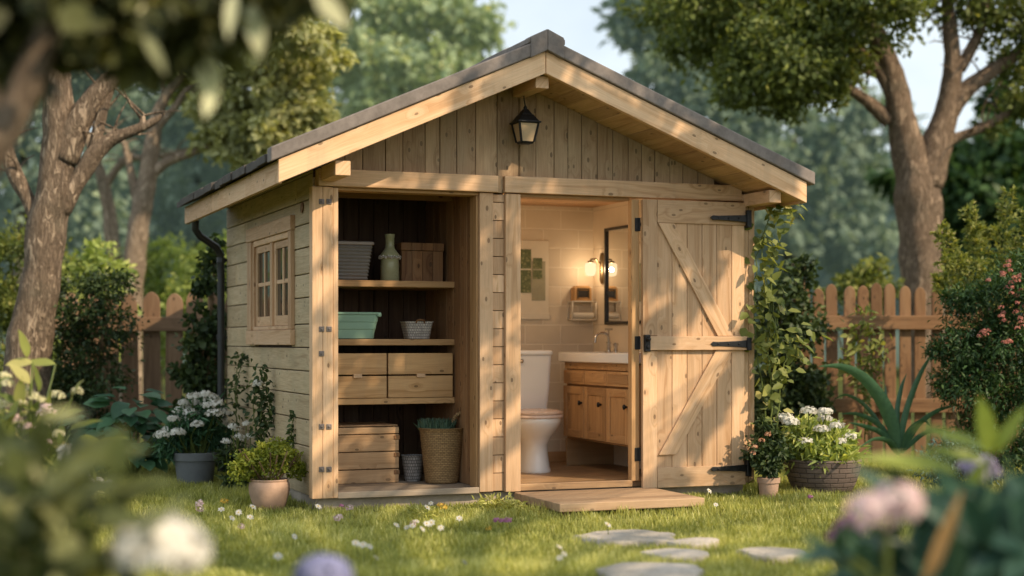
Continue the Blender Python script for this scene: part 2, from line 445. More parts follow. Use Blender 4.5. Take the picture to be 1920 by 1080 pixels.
def copy_tree(o, parent=None):
    c = o.copy(); COL.objects.link(c)
    if parent is not None: c.parent = parent
    for ch in list(o.children): copy_tree(ch, c)
    return c

class FM:
    """fast leaf mesh"""
    def __init__(s): s.V = []; s.Q = []; s.T = []; s.n = 0
    def add(s, verts, quads, tint):
        s.V.append(verts.reshape(-1, 3)); s.Q.append(quads.reshape(-1, 4) + s.n); s.T.append(tint); s.n += s.V[-1].shape[0]
    def leaves(s, P, A, Nn, Ln, W, tint, kind=2, fold=.12, droop=.12):
        P = np.asarray(P, float); n = len(P)
        if n == 0: return s
        A = A / (np.linalg.norm(A, axis=1, keepdims=True) + 1e-9)
        B = np.cross(Nn, A); B /= (np.linalg.norm(B, axis=1, keepdims=True) + 1e-9)
        Nn = np.cross(A, B)
        Ln = np.broadcast_to(np.asarray(Ln, float), (n,))[:, None]; W = np.broadcast_to(np.asarray(W, float), (n,))[:, None]
        tint = np.broadcast_to(np.asarray(tint, float), (n,))
        def pt(u, w, h): return P + A * Ln * u + B * W * w + Nn * (h * Ln)
        if kind == 1:
            V = np.stack([pt(0, 0, 0), pt(.45, .5, fold * .5), pt(1, 0, -droop), pt(.45, -.5, fold * .5)], 1)
            q = np.array([[0, 1, 2, 3]]); k = 4
        elif kind == 2:
            V = np.stack([pt(0, 0, 0), pt(.3, .46, fold * .6), pt(.68, .36, fold * .4 - droop * .4), pt(1, 0, -droop), pt(.68, -.36, fold * .4 - droop * .4), pt(.3, -.46, fold * .6)], 1)
            q = np.array([[0, 1, 2, 3], [0, 3, 4, 5]]); k = 6
        else:
            st = [(0, .04), (.12, .3), (.3, .5), (.52, .5), (.74, .36), (.9, .16), (1, .01)]
            vs = []
            for u, w in st:
                dr = -droop * u * u + .12 * droop * math.sin(u * 9)
                vs += [pt(u, w, dr + fold * w), pt(u, 0, dr), pt(u, -w, dr + fold * w)]
            V = np.stack(vs, 1); k = len(vs)
            q = []
            for i in range(len(st) - 1):
                a = i * 3; q += [[a, a + 1, a + 4, a + 3], [a + 1, a + 2, a + 5, a + 4]]
            q = np.array(q)
        Q = (np.arange(n) * k)[:, None, None] + q[None]
        s.add(V, Q, np.repeat(tint, len(q))); return s
    def ribbon(s, pts, widths, tint, fold=.25, side=None):
        pts = np.asarray([tuple(p) for p in pts], float); n = len(pts)
        d = np.gradient(pts, axis=0); d /= np.linalg.norm(d, axis=1, keepdims=True) + 1e-9
        sd = np.cross(d, np.array([0, 0, 1.0])) if side is None else np.broadcast_to(np.asarray(side, float), (n, 3))
        sd = sd / (np.linalg.norm(sd, axis=1, keepdims=True) + 1e-9); up = np.cross(sd, d)
        w = np.asarray(widths, float)[:, None]
        V = np.stack([pts + sd * w + up * w * fold, pts, pts - sd * w + up * w * fold], 1).reshape(-1, 3)
        q = []
        for i in range(n - 1):
            a = i * 3; q += [[a, a + 1, a + 4, a + 3], [a + 1, a + 2, a + 5, a + 4]]
        q = np.array(q); s.add(V, q, np.full(len(q), tint)); return s
    def build(s, name, mat, parent=None, smooth=False):
        V = np.concatenate(s.V); Q = np.concatenate(s.Q).astype(np.int32); T = np.concatenate(s.T).astype(np.float32)
        me = bpy.data.meshes.new(name)
        me.vertices.add(len(V)); me.vertices.foreach_set('co', V.astype(np.float32).ravel())
        me.loops.add(Q.size); me.loops.foreach_set('vertex_index', Q.ravel())
        me.polygons.add(len(Q)); me.polygons.foreach_set('loop_start', np.arange(0, Q.size, 4, dtype=np.int32))
        me.update(calc_edges=True)
        a = me.attributes.new('tint', 'FLOAT', 'FACE'); a.data.foreach_set('value', T)
        if smooth: me.polygons.foreach_set('use_smooth', np.ones(len(Q), bool))
        me.materials.append(mat); me.validate()
        return link(name, me, parent)

def unit(n):
    v = rng.normal(size=(n, 3)); return v / (np.linalg.norm(v, axis=1, keepdims=True) + 1e-9)

def cloud(fm, blobs, n, ll, asp=.55, clumps=14, tight=.26, kind=1, shell=.35, up=.35, tbase=.0, droop=.15, flat=.6):
    """leaves in clumps through ellipsoids. blobs: (centre, radius[, squash])"""
    w = np.array([b[1] ** 2 for b in blobs]); w /= w.sum()
    for b, share in zip(blobs, w):
        c = np.array(b[0], float); r = b[1]; sq = np.array(b[2] if len(b) > 2 else (1, 1, .85))
        m = max(3, int(clumps)); nn = max(8, int(n * share))
        cc = unit(m) * (shell + (1 - shell) * rng.random((m, 1)) ** .6) * r * sq
        csz = rng.uniform(.6, 1.3, m); ct = rng.uniform(-.22, .22, m)
        k = rng.integers(0, m, nn)
        off = rng.normal(size=(nn, 3)) * (tight * r * csz[k])[:, None] * np.array([1, 1, .7])
        P = c + cc[k] + off
        outw = (P - c) / (r + 1e-6)
        A = unit(nn) + outw * .7 + np.array([0, 0, -.25])
        Nn = unit(nn) * flat + np.array([0, 0, up]) + outw * .4
        tint = np.clip(.45 + ct[k] + rng.normal(0, .18, nn) + outw[:, 2] * .18 + tbase, 0, 1)
        ls = ll * rng.uniform(.6, 1.25, nn)
        P[:, 2] = np.maximum(P[:, 2], .03)
        fm.leaves(P, A, Nn, ls, ls * asp * rng.uniform(.8, 1.2, nn), tint, kind, droop=droop)
    return fm

def spline(pts, per=6):
    """Catmull-Rom through tuples of any length"""
    P = [np.array(p, float) for p in pts]
    P = [2 * P[0] - P[1]] + P + [2 * P[-1] - P[-2]]
    out = []
    for i in range(1, len(P) - 2):
        for k in range(per):
            t = k / per
            a, b, c, d = P[i - 1], P[i], P[i + 1], P[i + 2]
            out.append(.5 * (2 * b + (c - a) * t + (2 * a - 5 * b + 4 * c - d) * t * t + (3 * b - a - 3 * c + d) * t ** 3))
    out.append(P[-2]); return out

def limb(mb, pix, d, seg=12, rough=.16, dz=0.0, per=6):
    """pix: (px, py, half width px[, depth offset]); a tapering limb in the world at depth d"""
    rows = []
    for p in pix:
        dd = d + (p[3] if len(p) > 3 else 0)
        w = at(p[0], p[1], dd); rows.append((w.x, w.y, w.z, p[2] * dd / FPX))
    sp = spline(rows, per)
    mb.tube([r[:3] for r in sp], [max(.004, r[3]) for r in sp], seg, True, rough, 5.0)
    return sp

def twigs(mb, sp, n, ln, r0, d=None):
    """short random branchlets along a limb"""
    for _ in range(n):
        i = random.randint(len(sp) // 3, len(sp) - 1)
        p = Vector(sp[i][:3]); v = Vector((random.gauss(0, 1), random.gauss(0, 1), random.uniform(-.1, 1.1))).normalized()
        q = p + v * ln * random.uniform(.5, 1.2); mid = (p + q) / 2 + Vector((random.gauss(0, .1), random.gauss(0, .1), random.gauss(.03, .06))) * ln
        s = spline([tuple(p) + (r0,), tuple(mid) + (r0 * .7,), tuple(q) + (r0 * .25,)], 4)
        mb.tube([x[:3] for x in s], [x[3] for x in s], 5)
#@@PART2
def onY(px, py, y):
    r = FW + RT * ((px - 960) / FPX) + Vector((0, 0, (HZ - py) / FPX)); return EYE + r * ((y - EYE.y) / r.y)

# ================================================================== SETTING
g = MB(); g.poly([(-150, -60, 0), (150, -60, 0), (150, 240, 0), (-150, 240, 0)], [(0, 1, 2, 3)], (1, 0, 0), False)
lawn_mat, t_, o_ = nt('lawn_soil')
oc_ = N(t_, 'ShaderNodeTexCoord').outputs['Object']
c_ = ramp(t_, noise(t_, oc_, 2.2, 6, .65), [(.3, (.05, .065, .018)), (.5, (.10, .12, .032)), (.7, (.15, .15, .05))])
c_ = mixc(t_, .6, c_, ramp(t_, noise(t_, oc_, 45, 5, .7), [(.3, (.45, .45, .4)), (.65, (1, 1, 1))]), 'MULTIPLY')
principled(t_, o_, c_, .95, bump(t_, noise(t_, oc_, 70, 5, .7), .8, .03), spec=.1)
tag(g.build('lawn_ground', lawn_mat), kind='structure')

# ================================================================== SHED
XL, XA, XR, ZE, ZA, YF, YB = -.327, 1.38, 3.29, 2.145, 2.90, -.45, 2.95
def zt(x): return ZE + (ZA - ZE) * ((x - XL) / (XA - XL) if x < XA else (XR - x) / (XR - XA))
shed = thing('garden_shed', 'honey coloured wooden garden shed with dark gabled roof, open storage bay and washroom', 'shed', (1.55, 1.4, 0))
def part(mb, name, mat, bevel=.003, **k): return mb.build(name, M[mat], shed, bevel=bevel, **k)

# plinth and floors
m = MB(); m.box(.03, 3.08, .035, 2.86, -.05, .083, rnd=False); part(m, 'plinth', 'concrete', .01)
m = MB()
for i in range(6): m.box(.06, 1.13, .0 + .19 * i, .19 * i + .187, .085, .115)
m.box(.146, 1.09, -.024, -.002, .083, .122, tint=.9); part(m, 'storage_floor', 'greyfloor')
m = MB()
for i in range(12): m.box(1.30, 2.70, .0 + .145 * i, .145 * i + .142, .085, .125)
m.box(1.375, 2.19, -.026, -.002, .088, .132, tint=.9); part(m, 'washroom_floor', 'floor')

# corner posts and mullion posts (front)
def post(x0, x1, y0, y1, z0, z1, mat='pine', n=1, tint=None):
    b = MB(); w = (x1 - x0) / n
    for i in range(n): b.box(x0 + w * i + (.0015 if i else 0), x0 + w * (i + 1), y0, y1, z0, z1, tint=tint)
    return part(b, 'post', mat, .004)
post(-.022, .112, -.032, .045, .087, 2.036, n=2, tint=.95)
post(.1145, .148, -.022, .10, .087, 2.034, tint=.85)
p2 = post(1.091, 1.184, -.028, .05, .09, 2.036)
p3 = post(1.27, 1.375, -.034, .05, .085, 2.036)
post(3.04, 3.137, -.02, .08, .083, 2.036, n=2)
# bolts on the left post
for py, n in ((378, 2), (617, 2), (663, 1), (800, 2), (880, 2)):
    b = MB()
    for k in range(n):
        q = onY(603 + 14 * k, py, -.034); b.box(q.x - .017, q.x + .017, -.038, -.031, q.z - .017, q.z + .017, rnd=False)
        b.lathe([(.0, -.003), (.009, -.003), (.008, .004), (0, .005)], (q.x, -.041, q.z), 8, axis=(0, -1, 0))
    b.build('bolt_plate', M['bolt'], shed, bevel=.005)
# planked strip between the two doors
m = MB(); z = .092
while z < 2.03:
    h = min(.118, 2.034 - z); m.box(1.1865, 1.2675, -.004 - random.random() * .004, .04, z, z + h - .004); z += h
part(m, 'mullion_planks', 'pine')
# lintels
m = MB(); m.box(.015, 1.212, -.05, .05, 2.04, 2.148, tint=.7); part(m, 'lintel', 'pine', .004)
m = MB(); m.box(1.258, 3.02, -.05, .05, 2.042, 2.15, tint=.6); m.box(3.021, 3.15, -.05, .05, 2.042, 2.09, tint=.6); part(m, 'lintel', 'pine', .004)
m = MB(); m.box(1.2145, 1.2555, -.02, .04, 2.04, 2.149); part(m, 'lintel_joint', 'gable')
# opening linings
m = MB(); m.box(.15, 1.09, .0, .12, 2.02, 2.0385); m.box(1.0755, 1.0895, .0, .12, .117, 2.019); part(m, 'storage_frame', 'honey')
m = MB(); m.box(1.377, 2.178, .0, .12, 2.022, 2.0405); m.box(1.3765, 1.389, .051, .14, .127, 2.02); part(m, 'washroom_frame', 'honey')
m = MB(); m.box(2.182, 2.24, -.028, .03, .126, 2.03, tint=.8); part(m, 'door_jamb', 'honey', .004)
for z in (1.86, 1.06, .305):
    m = MB(); m.box(2.206, 2.236, -.035, -.026, z - .045, z + .045); m.tube([(2.2395, -.036, z - .045), (2.2395, -.036, z + .045)], .006, 8)
    m.build('butt_hinge', M['iron'], shed, bevel=.002)
# gable boards
m = MB(); x = -.0
while x < 3.12:
    w = random.choice((.1, .115, .13, .15)); x1 = min(x + w - .004, 3.12); yy = random.random() * .005
    pts = [x, x1]
    if x < XA < x1: x1 = XA
    b = [(x, yy, 2.1505), (x1, yy, 2.1505), (x1, .03, 2.1505), (x, .03, 2.1505)]
    tp = [(a[0], a[1], zt(a[0]) - .136) for a in b]
    if min(q[2] for q in tp) > 2.16: m.hexa(b, tp, (0, 0, 1))
    x = x1 + .004
part(m, 'gable_boards', 'gable', .003)
m = MB(); m.poly([(0, .034, 2.1), (3.12, .034, 2.1), (3.12, .034, zt(3.12) - .12), (XA, .034, ZA - .12), (0, .034, zt(0) - .12)], [(0, 1, 2, 3, 4)], tint=0); part(m, 'gable_backing', 'dark', 0)

# left wall planks with the window opening
WY0, WY1, WZ0, WZ1 = .62, 1.80, 1.15, 1.79
m = MB(); z = .09
while z < 2.13:
    h = random.choice((.15, .16, .17)); z1 = min(z + h, 2.153)
    segs = [(.046, 2.90)]
    if z1 > WZ0 and z < WZ1: segs = [(.046, WY0), (WY1, 2.90)]
    if z < WZ0 < z1 and WZ0 - z < .17: pass
    for a, b in segs:
        cuts = [a] + sorted(random.uniform(a + .25, b - .25) for _ in range(random.choice((0, 1, 1, 2)) if b - a > .8 else random.choice((0, 0, 1)) if b - a > .6 else 0)) + [b]
        for c0, c1 in zip(cuts, cuts[1:]):
            xo = -.004 * random.random()
            m.box(xo, .03, c0 + .0015, c1 - .0015, z + .003, z1 - .003)
    z = z1
part(m, 'side_wall', 'sidewall', .005)
m = MB()
for a, b, c, d in ((.046, WY0, .09, 2.15), (WY1, 2.9, .09, 2.15), (WY0, WY1, .09, WZ0), (WY0, WY1, WZ1, 2.15)): m.box(.031, .05, a, b, c, d, tint=0)
part(m, 'wall_backing', 'dark', 0)
# right and rear walls
m = MB(); z = .09
while z < 2.15:
    m.box(3.10, 3.135, .082, 2.90, z + .002, z + .158); m.box(.05, 3.10, 2.862, 2.90, z + .002, z + .158); z += .16
part(m, 'outer_wall', 'sidewall', .004)
# window
win = MB(); win.box(-.034, .0, WY0 - .10, WY1 + .17, WZ1 + .012, WZ1 + .11); win.box(-.03, .0, WY0 - .09, WY0 - .012, WZ0 - .0, WZ1 + .01)
win.box(-.03, .0, WY1 + .012, WY1 + .15, WZ0, WZ1 + .01); win.box(-.034, .0, WY0 - .10, WY1 + .17, WZ0 - .105, WZ0 - .002)
win.box(-.018, .05, WY0 - .011, WY0 + .03, WZ0, WZ1); win.box(-.018, .05, WY1 - .03, WY1 + .011, WZ0, WZ1)
win.box(-.018, .05, WY0 + .031, WY1 - .031, WZ1 - .03, WZ1 + .011); win.box(-.018, .05, WY0 + .031, WY1 - .031, WZ0, WZ0 + .025)
ymid = (WY0 + WY1) / 2 - .02; win.box(-.016, .05, ymid - .035, ymid + .035, WZ0 + .026, WZ1 - .031)
wino = part(win, 'window', 'pine', .004)
for a, b in ((WY0 + .032, ymid - .036), (ymid + .036, WY1 - .032)):
    s = MB(); z0, z1 = WZ0 + .027, WZ1 - .032
    s.box(.0, .035, a, a + .05, z0, z1); s.box(.0, .035, b - .05, b, z0, z1); s.box(.0, .035, a + .051, b - .051, z1 - .05, z1); s.box(.0, .036, a + .051, b - .051, z0, z0 + .07)
    mid = (a + b) / 2; zm = z0 + (z1 - z0) * .52
    s.box(.004, .03, mid - .014, mid + .014, z0 + .071, z1 - .051); s.box(.006, .028, a + .051, mid - .015, zm - .014, zm + .014); s.box(.006, .028, mid + .015, b - .051, zm - .014, zm + .014)
    s.build('sash', M['pine'], wino, bevel=.003)
    gl = MB(); gl.box(.015, .019, a + .05, b - .05, z0 + .07, z1 - .05, rnd=False); gl.build('pane', M['glass'], wino)
m = MB(); m.lathe([(0, 0), (.035, 0), (.04, .006), (.02, .012), (0, .014)], (-.004, .30, 1.93), 6, axis=(-1, 0, .05)); m.build('wall_bracket', M['boxwood'], shed)

# roof: soffit boards
m = MB()
def slope_boards(mb, xa, xb, y0, y1, off0, off1, w, gap=.003):
    n = max(1, round(abs(xb - xa) / w)); s = (xb - xa) / n
    for i in range(n):
        a, b = xa + s * i + (gap if s > 0 else -gap) / 2, xa + s * (i + 1) - (gap if s > 0 else -gap) / 2
        if a > b: a, b = b, a
        j = random.random() * .003
        mb.hexa([(a, y0, zt(a) + off0 - j), (b, y0, zt(b) + off0 - j), (b, y1, zt(b) + off0 - j), (a, y1, zt(a) + off0 - j)],
                [(a, y0, zt(a) + off1), (b, y0, zt(b) + off1), (b, y1, zt(b) + off1), (a, y1, zt(a) + off1)], (0, 1, 0))
slope_boards(m, XL + .034, XA - .001, YF + .042, YB - .03, -.134, -.108, .11)
slope_boards(m, XR - .034, XA + .001, YF + .042, YB - .03, -.134, -.108, .11)
part(m, 'soffit', 'soffit', 0)
# rake boards
for xa, xb in ((XL, XA - .002), (XR, XA + .002)):
    m = MB(); dx = xb - xa; gx = Vector((dx, 0, zt(xb) - zt(xa)))
    b = [(xa, YF, zt(xa) - .14), (xb, YF, zt(xb) - .14), (xb, YF + .04, zt(xb) - .14), (xa, YF + .04, zt(xa) - .14)]
    if dx < 0: b = [b[1], b[0], b[3], b[2]]
    m.hexa(b, [(p[0], p[1], p[2] + .14) for p in b], gx, tint=1); part(m, 'rake_board', 'fascia', .004)
    m = MB(); b = [(x_, y_, zt(max(XL, min(XR, x_))) + .002 - (.02 if x_ in (xa - .05, xa + .055) else 0)) for x_, y_ in ((xa + (-.05 if dx > 0 else .055), YF - .02), (xb, YF - .02), (xb, YF + .09), (xa + (-.05 if dx > 0 else .055), YF + .09))]
    if dx < 0: b = [b[1], b[0], b[3], b[2]]
    m.hexa(b, [(p[0], p[1], p[2] + .086) for p in b], gx); part(m, 'roof_edge_trim', 'verge', .008)
    m = MB(); n = 8
    ex = xa + (-.06 if dx > 0 else .06)
    for i in range(n):
        a = ex + (xb - ex) * i / n; c = ex + (xb - ex) * (i + 1.25) / n
        if i == n - 1: c = xb
        za = ZE - .025 + (ZA - ZE + .025) * i / n + .055; zc = ZE - .025 + (ZA - ZE + .025) * min(1, (i + 1.25) / n) + .055
        y = YF + .092
        while y < YB + .02:
            w = random.uniform(.16, .3); y1 = min(y + w - .006, YB + .03); jl = random.uniform(-.014, .014); jz = random.uniform(0, .014)
            b = [(a + jl, y, za - .045), (c, y, zc - .05), (c, y1, zc - .05), (a + jl, y1, za - .045)]
            if dx < 0: b = [b[1], b[0], b[3], b[2]]
            tp = [(p[0], p[1], p[2] + ((.045 + jz) if abs(p[0] - a) < .03 else .022)) for p in b]
            m.hexa(b, tp, (0, 1, 0)); y = y1 + .006
    part(m, 'roof_shingles', 'roof', .004)
    # eave board in three lengths
    m = MB(); x0, x1 = (xa, xa + .03) if dx > 0 else (xa - .03, xa)
    for ya, yb in ((YF + .042, .52), (.524, 1.75), (1.754, YB)):
        m.hexa([(x0, ya, ZE - .14), (x1, ya, ZE - .14), (x1, yb, ZE - .14), (x0, yb, ZE - .14)],
               [(x0, ya, zt(x0) - .004), (x1, ya, zt(x1) - .004), (x1, yb, zt(x1) - .004), (x0, yb, zt(x0) - .004)], (0, 1, 0))
    part(m, 'eave_board', 'fascia', .003)
m = MB()
for k in range(8):
    y0 = YF - .02 + k * .43; y1 = y0 + .445; e = .004 * (k % 2); s1, s2 = .44 * .115, .395 * .115
    lift = .092 + e
    for sg, sl in ((-1, .44), (1, .395)):
        xo = XA + sg * .125
        b = [(XA, y0, ZA + lift), (xo, y0, ZA + lift - sl * .125), (xo, y1, ZA + lift - sl * .125), (XA, y1, ZA + lift)]
        tp = [(p[0], p[1], p[2] + .034) for p in b]
        if sg > 0: pass
        else: b = [b[1], b[0], b[3], b[2]]; tp = [tp[1], tp[0], tp[3], tp[2]]
        m.hexa(b, tp, (0, 1, 0))
    if k == 0:
        for sg, sl in ((-1, .44), (1, .395)):
            xo = XA + sg * .112
            b = [(XA, y0 - .014, ZA + .001), (xo, y0 - .014, ZA - .004 - sl * .112), (xo, y0 + .10, ZA - .004 - sl * .112), (XA, y0 + .10, ZA + .001)]
            tp = [(p[0], p[1], p[2] + .134) for p in b]
            if sg < 0: b = [b[1], b[0], b[3], b[2]]; tp = [tp[1], tp[0], tp[3], tp[2]]
            m.hexa(b, tp, (1, 0, 0))
part(m, 'ridge_cap', 'verge', .006)
# purlins and ridge beam
for x0, x1, z0, z1, nm in ((.03, .125, 2.07, 2.158, 'purlin'), (3.03, 3.12, 2.005, 2.09, 'purlin'), (1.335, 1.425, 2.675, 2.752, 'ridge_beam')):
    m = MB(); m.box(x0, x1, YF + .05 if nm == 'purlin' else YF + .06, .6 if nm == 'ridge_beam' else (-.0515 if x0 < 1 else -.0525), z0, z1, tint=.95); part(m, nm, 'pine', .004)
# downpipe
m = MB(); P = [(-.28, 2.72, 2.02), (-.28, 2.73, 1.95), (-.24, 2.76, 1.90), (-.09, 2.86, 1.82), (-.055, 2.88, 1.76), (-.05, 2.885, 1.6), (-.05, 2.885, .8), (-.05, 2.885, .03)]
m.tube(P, .029, 12); dp = m.build('downpipe', M['pipe'], shed, smooth=True, auto=50)
for z in (1.72, 1.1, .45):
    m = MB(); m.lathe([(.034, -.022), (.036, -.02), (.036, .02), (.034, .022)], (-.05, 2.885, z), 12); m.box(-.05, .0, 2.87, 2.90, z - .012, z + .012); m.build('pipe_clip', M['pipe'], dp)

# ---- storage bay lining
def boards_wall(mb, axis, fix, a0, a1, z0, z1, w, th):
    a = a0
    while a < a1 - .01:
        b = min(a + w, a1)
        if axis == 'y': mb.box(a + .002, b - .002, fix, fix + th, z0, z1, g=(0, 0, 1))
        else: mb.box(fix, fix + th, a + .002, b - .002, z0, z1, g=(0, 0, 1))
        a = b
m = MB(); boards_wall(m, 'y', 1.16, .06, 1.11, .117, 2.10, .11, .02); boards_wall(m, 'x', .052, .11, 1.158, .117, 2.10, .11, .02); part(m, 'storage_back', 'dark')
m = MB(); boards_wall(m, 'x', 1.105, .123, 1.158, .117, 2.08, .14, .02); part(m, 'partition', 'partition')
m = MB()
for i in range(9): m.box(.075, 1.10, .06 + .12 * i, .178 + .12 * i, 2.085, 2.105)
m.box(.078, 1.10, .55, .60, 2.03, 2.083); part(m, 'storage_ceiling', 'partition')
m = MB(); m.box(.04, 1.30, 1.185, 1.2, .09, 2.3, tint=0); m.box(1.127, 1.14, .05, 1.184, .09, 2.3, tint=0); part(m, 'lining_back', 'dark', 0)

# ---- washroom lining
WB, WR = 1.70, 2.68
m = MB(); m.box(1.28, WR + .02, WB, WB + .03, .10, 2.35, g=(1, 0, 0), rnd=False); part(m, 'tiled_wall', 'tile', 0)
m = MB(); m.box(WR, WR + .03, .051, WB, .10, 2.35, g=(0, 1, 0), rnd=False); part(m, 'panelled_wall', 'tileside', 0)
m = MB(); m.box(1.262, 1.28, .051, WB, .10, 2.35, g=(0, 1, 0), rnd=False); part(m, 'panelled_wall', 'tileside', 0)
m = MB()
for i in range(11): m.box(1.285, WR - .002, .052 + .15 * i, .199 + .15 * i, 2.13, 2.15)
part(m, 'washroom_ceiling', 'pine', 0)
m = MB(); m.box(1.285, WR - .002, WB - .018, WB - .001, .127, .205); part(m, 'skirting', 'honey')

# ---- door, folded back flat against the front
DX0, DX1, DZ0, DZ1 = 2.243, 3.035, .078, 2.03
door = MB(); n = 6; w = (DX1 - DX0) / n
xb = [2.245, 2.352, 2.47, 2.585, 2.70, 2.815, 2.93, 3.033]
for a, b in zip(xb, xb[1:]): door.box(a + .0015, b - .0015, -.064, -.04, DZ0 + .003, DZ1 - .003)
dr = part(door, 'door', 'pine', .004)
def dpart(name, mat='pine', bevel=.003): return lambda mb: mb.build(name, M[mat], dr, bevel=bevel)
m = MB(); m.box(DX0, 2.350, -.078, -.066, DZ0, 1.006); m.box(DX0, 2.350, -.078, -.066, 1.108, DZ1); m.build('stile', M['pine'], dr, bevel=.003)
m = MB(); m.box(2.353, DX1, -.077, -.066, 1.873, DZ1); m.build('rail', M['pine'], dr, bevel=.003)
m = MB(); m.box(2.353, DX1, -.077, -.066, DZ0, .215); m.build('rail', M['pine'], dr, bevel=.003)
m = MB(); m.box(DX0 + .03, DX1 + .002, -.098, -.066, 1.01, 1.104); m.build('rail', M['pine'], dr, bevel=.004)
def brace(x0, z0, x1, z1, wd):
    mb = MB(); y0, y1 = -.082, -.0655
    b = [(x0, y0, z0), (x0 + wd, y0, z0), (x0 + wd, y1, z0), (x0, y1, z0)]; tp = [(x1, y0, z1), (x1 + wd, y0, z1), (x1 + wd, y1, z1), (x1, y1, z1)]
    mb.hexa(b, tp, (x1 - x0, 0, z1 - z0), tint=.7); mb.build('brace', M['pine'], dr, bevel=.003)
brace(2.815, 1.106, 2.358, 1.871, .12); brace(2.362, .30, 2.80, 1.008, .13)
def strap(z, hgt):
    mb = MB(); x1 = 3.03; x0 = x1 - .285; y = -.104
    prof = [(x0, .0), (x0 + .02, .016), (x0 + .06, .014), (x1 - .05, .022), (x1, .026)]
    vs = [(x, y, z + h) for x, h in prof] + [(x, y, z - h) for x, h in reversed(prof[1:])]
    nv = len(vs); back = [(x, y + .012, zz) for x, _, zz in vs]
    fs = [tuple(range(nv))[::-1], tuple(range(nv, 2 * nv))] + [(i, (i + 1) % nv, nv + (i + 1) % nv, nv + i) for i in range(nv)]
    mb.poly(vs + back, fs, (1, 0, 0))
    for bx in (x0 + .06, x0 + .14, x0 + .22): mb.lathe([(0, 0), (.008, 0), (.006, .005), (0, .006)], (bx, y, z), 8, axis=(0, -1, 0))
    mb.build('strap_hinge', M['iron'], dr, bevel=.002)
    mb = MB(); mb.box(x1 + .002, x1 + .036, y - .002, -.021, z - hgt, z + hgt); mb.tube([(x1 + .004, y - .004, z - hgt * .9), (x1 + .004, y - .004, z + hgt * .9)], .008, 8); mb.build('hinge_plate', M['iron'], dr, bevel=.003)
for z, h in ((1.918, .06), (1.052, .045), (.195, .06)): strap(z, h)
m = MB(); m.box(DX0 + .004, DX0 + .045, -.104, -.079, 1.0, 1.115); m.lathe([(0, 0), (.014, 0), (.016, .02), (.006, .03), (0, .031)], (DX0 + .024, -.104, 1.085), 12, axis=(0, -1, 0)); m.lathe([(0, 0), (.012, 0), (.012, .012), (0, .013)], (DX0 + .024, -.104, 1.032), 12, axis=(0, -1, 0)); m.build('latch', M['iron'], dr, bevel=.004)

# ================================================================== LANTERN
LX, LY, LK = 1.368, -.13, .82
lan = thing('hanging_lantern', 'small black lantern with amber glass hanging under the gable peak', 'lantern', (LX, LY, 2.31))
def lz(z): return 2.60 - (2.60 - z) * LK
def frus(mb, z0, r0, z1, r1, cx=LX, cy=LY):
    z0, z1, r0, r1 = lz(z0), lz(z1), r0 * LK, r1 * LK
    mb.loft([[(cx + r * a, cy + r * b, z) for a, b in ((-1, -1), (1, -1), (1, 1), (-1, 1))] for z, r in ((z0, r0), (z1, r1))])
m = MB(); frus(m, 2.458, .098, 2.472, .10); frus(m, 2.4725, .088, 2.53, .05); frus(m, 2.5305, .045, 2.575, .018); m.lathe([(.012, 2.575), (.014, 2.59), (.006, 2.6), (0, 2.605)], (LX, LY, 0), 8); m.build('lantern_cap', M['iron'], lan, bevel=.004)
m = MB(); frus(m, 2.315, .052, 2.455, .078); m.build('lantern_glass', M['lantern'], lan)
m = MB()
for a, b in ((-1, -1), (1, -1), (1, 1), (-1, 1)): m.tube([(LX + a * .054 * LK, LY + b * .054 * LK, lz(2.312)), (LX + a * .081 * LK, LY + b * .081 * LK, lz(2.458))], .008, 6)
frus(m, 2.298, .045, 2.3145, .056)
m.build('lantern_frame', M['iron'], lan)
m = MB(); m.tube([(LX, LY, 2.60), (LX - .004, LY + .01, 2.64), (LX - .006, LY + .01, 2.667)], .004, 6); m.build('hanger_wire', M['iron'], lan)

# ================================================================== SHELVING in the storage bay
SY = .50
unit_ = thing('shelving_unit', 'three brown storage shelves with four small drawers built into the open bay', 'shelves', (.6, SY, .115))
for z0, z1 in ((1.435, 1.478), (1.043, 1.085), (.648, .69)):
    m = MB(); m.box(.075, 1.102, SY, SY + .22, z0, z1); m.box(.075, 1.102, SY + .223, 1.155, z0, z1 - .002); m.build('shelf', M['honey'], unit_, bevel=.004)
for i, (x0, x1) in enumerate(((.085, .617), (.628, 1.085))):
    for z0, z1 in ((.692, .838), (.848, .990)):
        m = MB(); m.box(x0, x1, SY - .008, SY + .016, z0, z1, tint=.9); d = m.build('drawer', M['honey'], unit_, bevel=.003)
        b = MB(); b.box(x0 + .01, x1 - .01, SY + .017, SY + .5, z0 + .012, z1 - .012); b.build('drawer_box', M['boxwood'], d)
        if z0 < .7:
            b = MB(); xm = x0 + (x1 - x0) * (.62 if i == 0 else .5); b.box(xm - .03, xm + .03, SY - .018, SY + .012, z1 - .012, z1 + .014); b.build('pull_tab', M['pine'], d, bevel=.003)

def rbox_ring(cx, cy, hx, hy, z, r, n=5):
    pts = []
    for sx, sy, a0 in ((1, 1, 0), (-1, 1, 90), (-1, -1, 180), (1, -1, 270)):
        for k in range(n):
            a = R(a0 + 90 * k / (n - 1)); pts.append((cx + sx * (hx - r) + r * math.cos(a), cy + sy * (hy - r) + r * math.sin(a), z))
    return pts
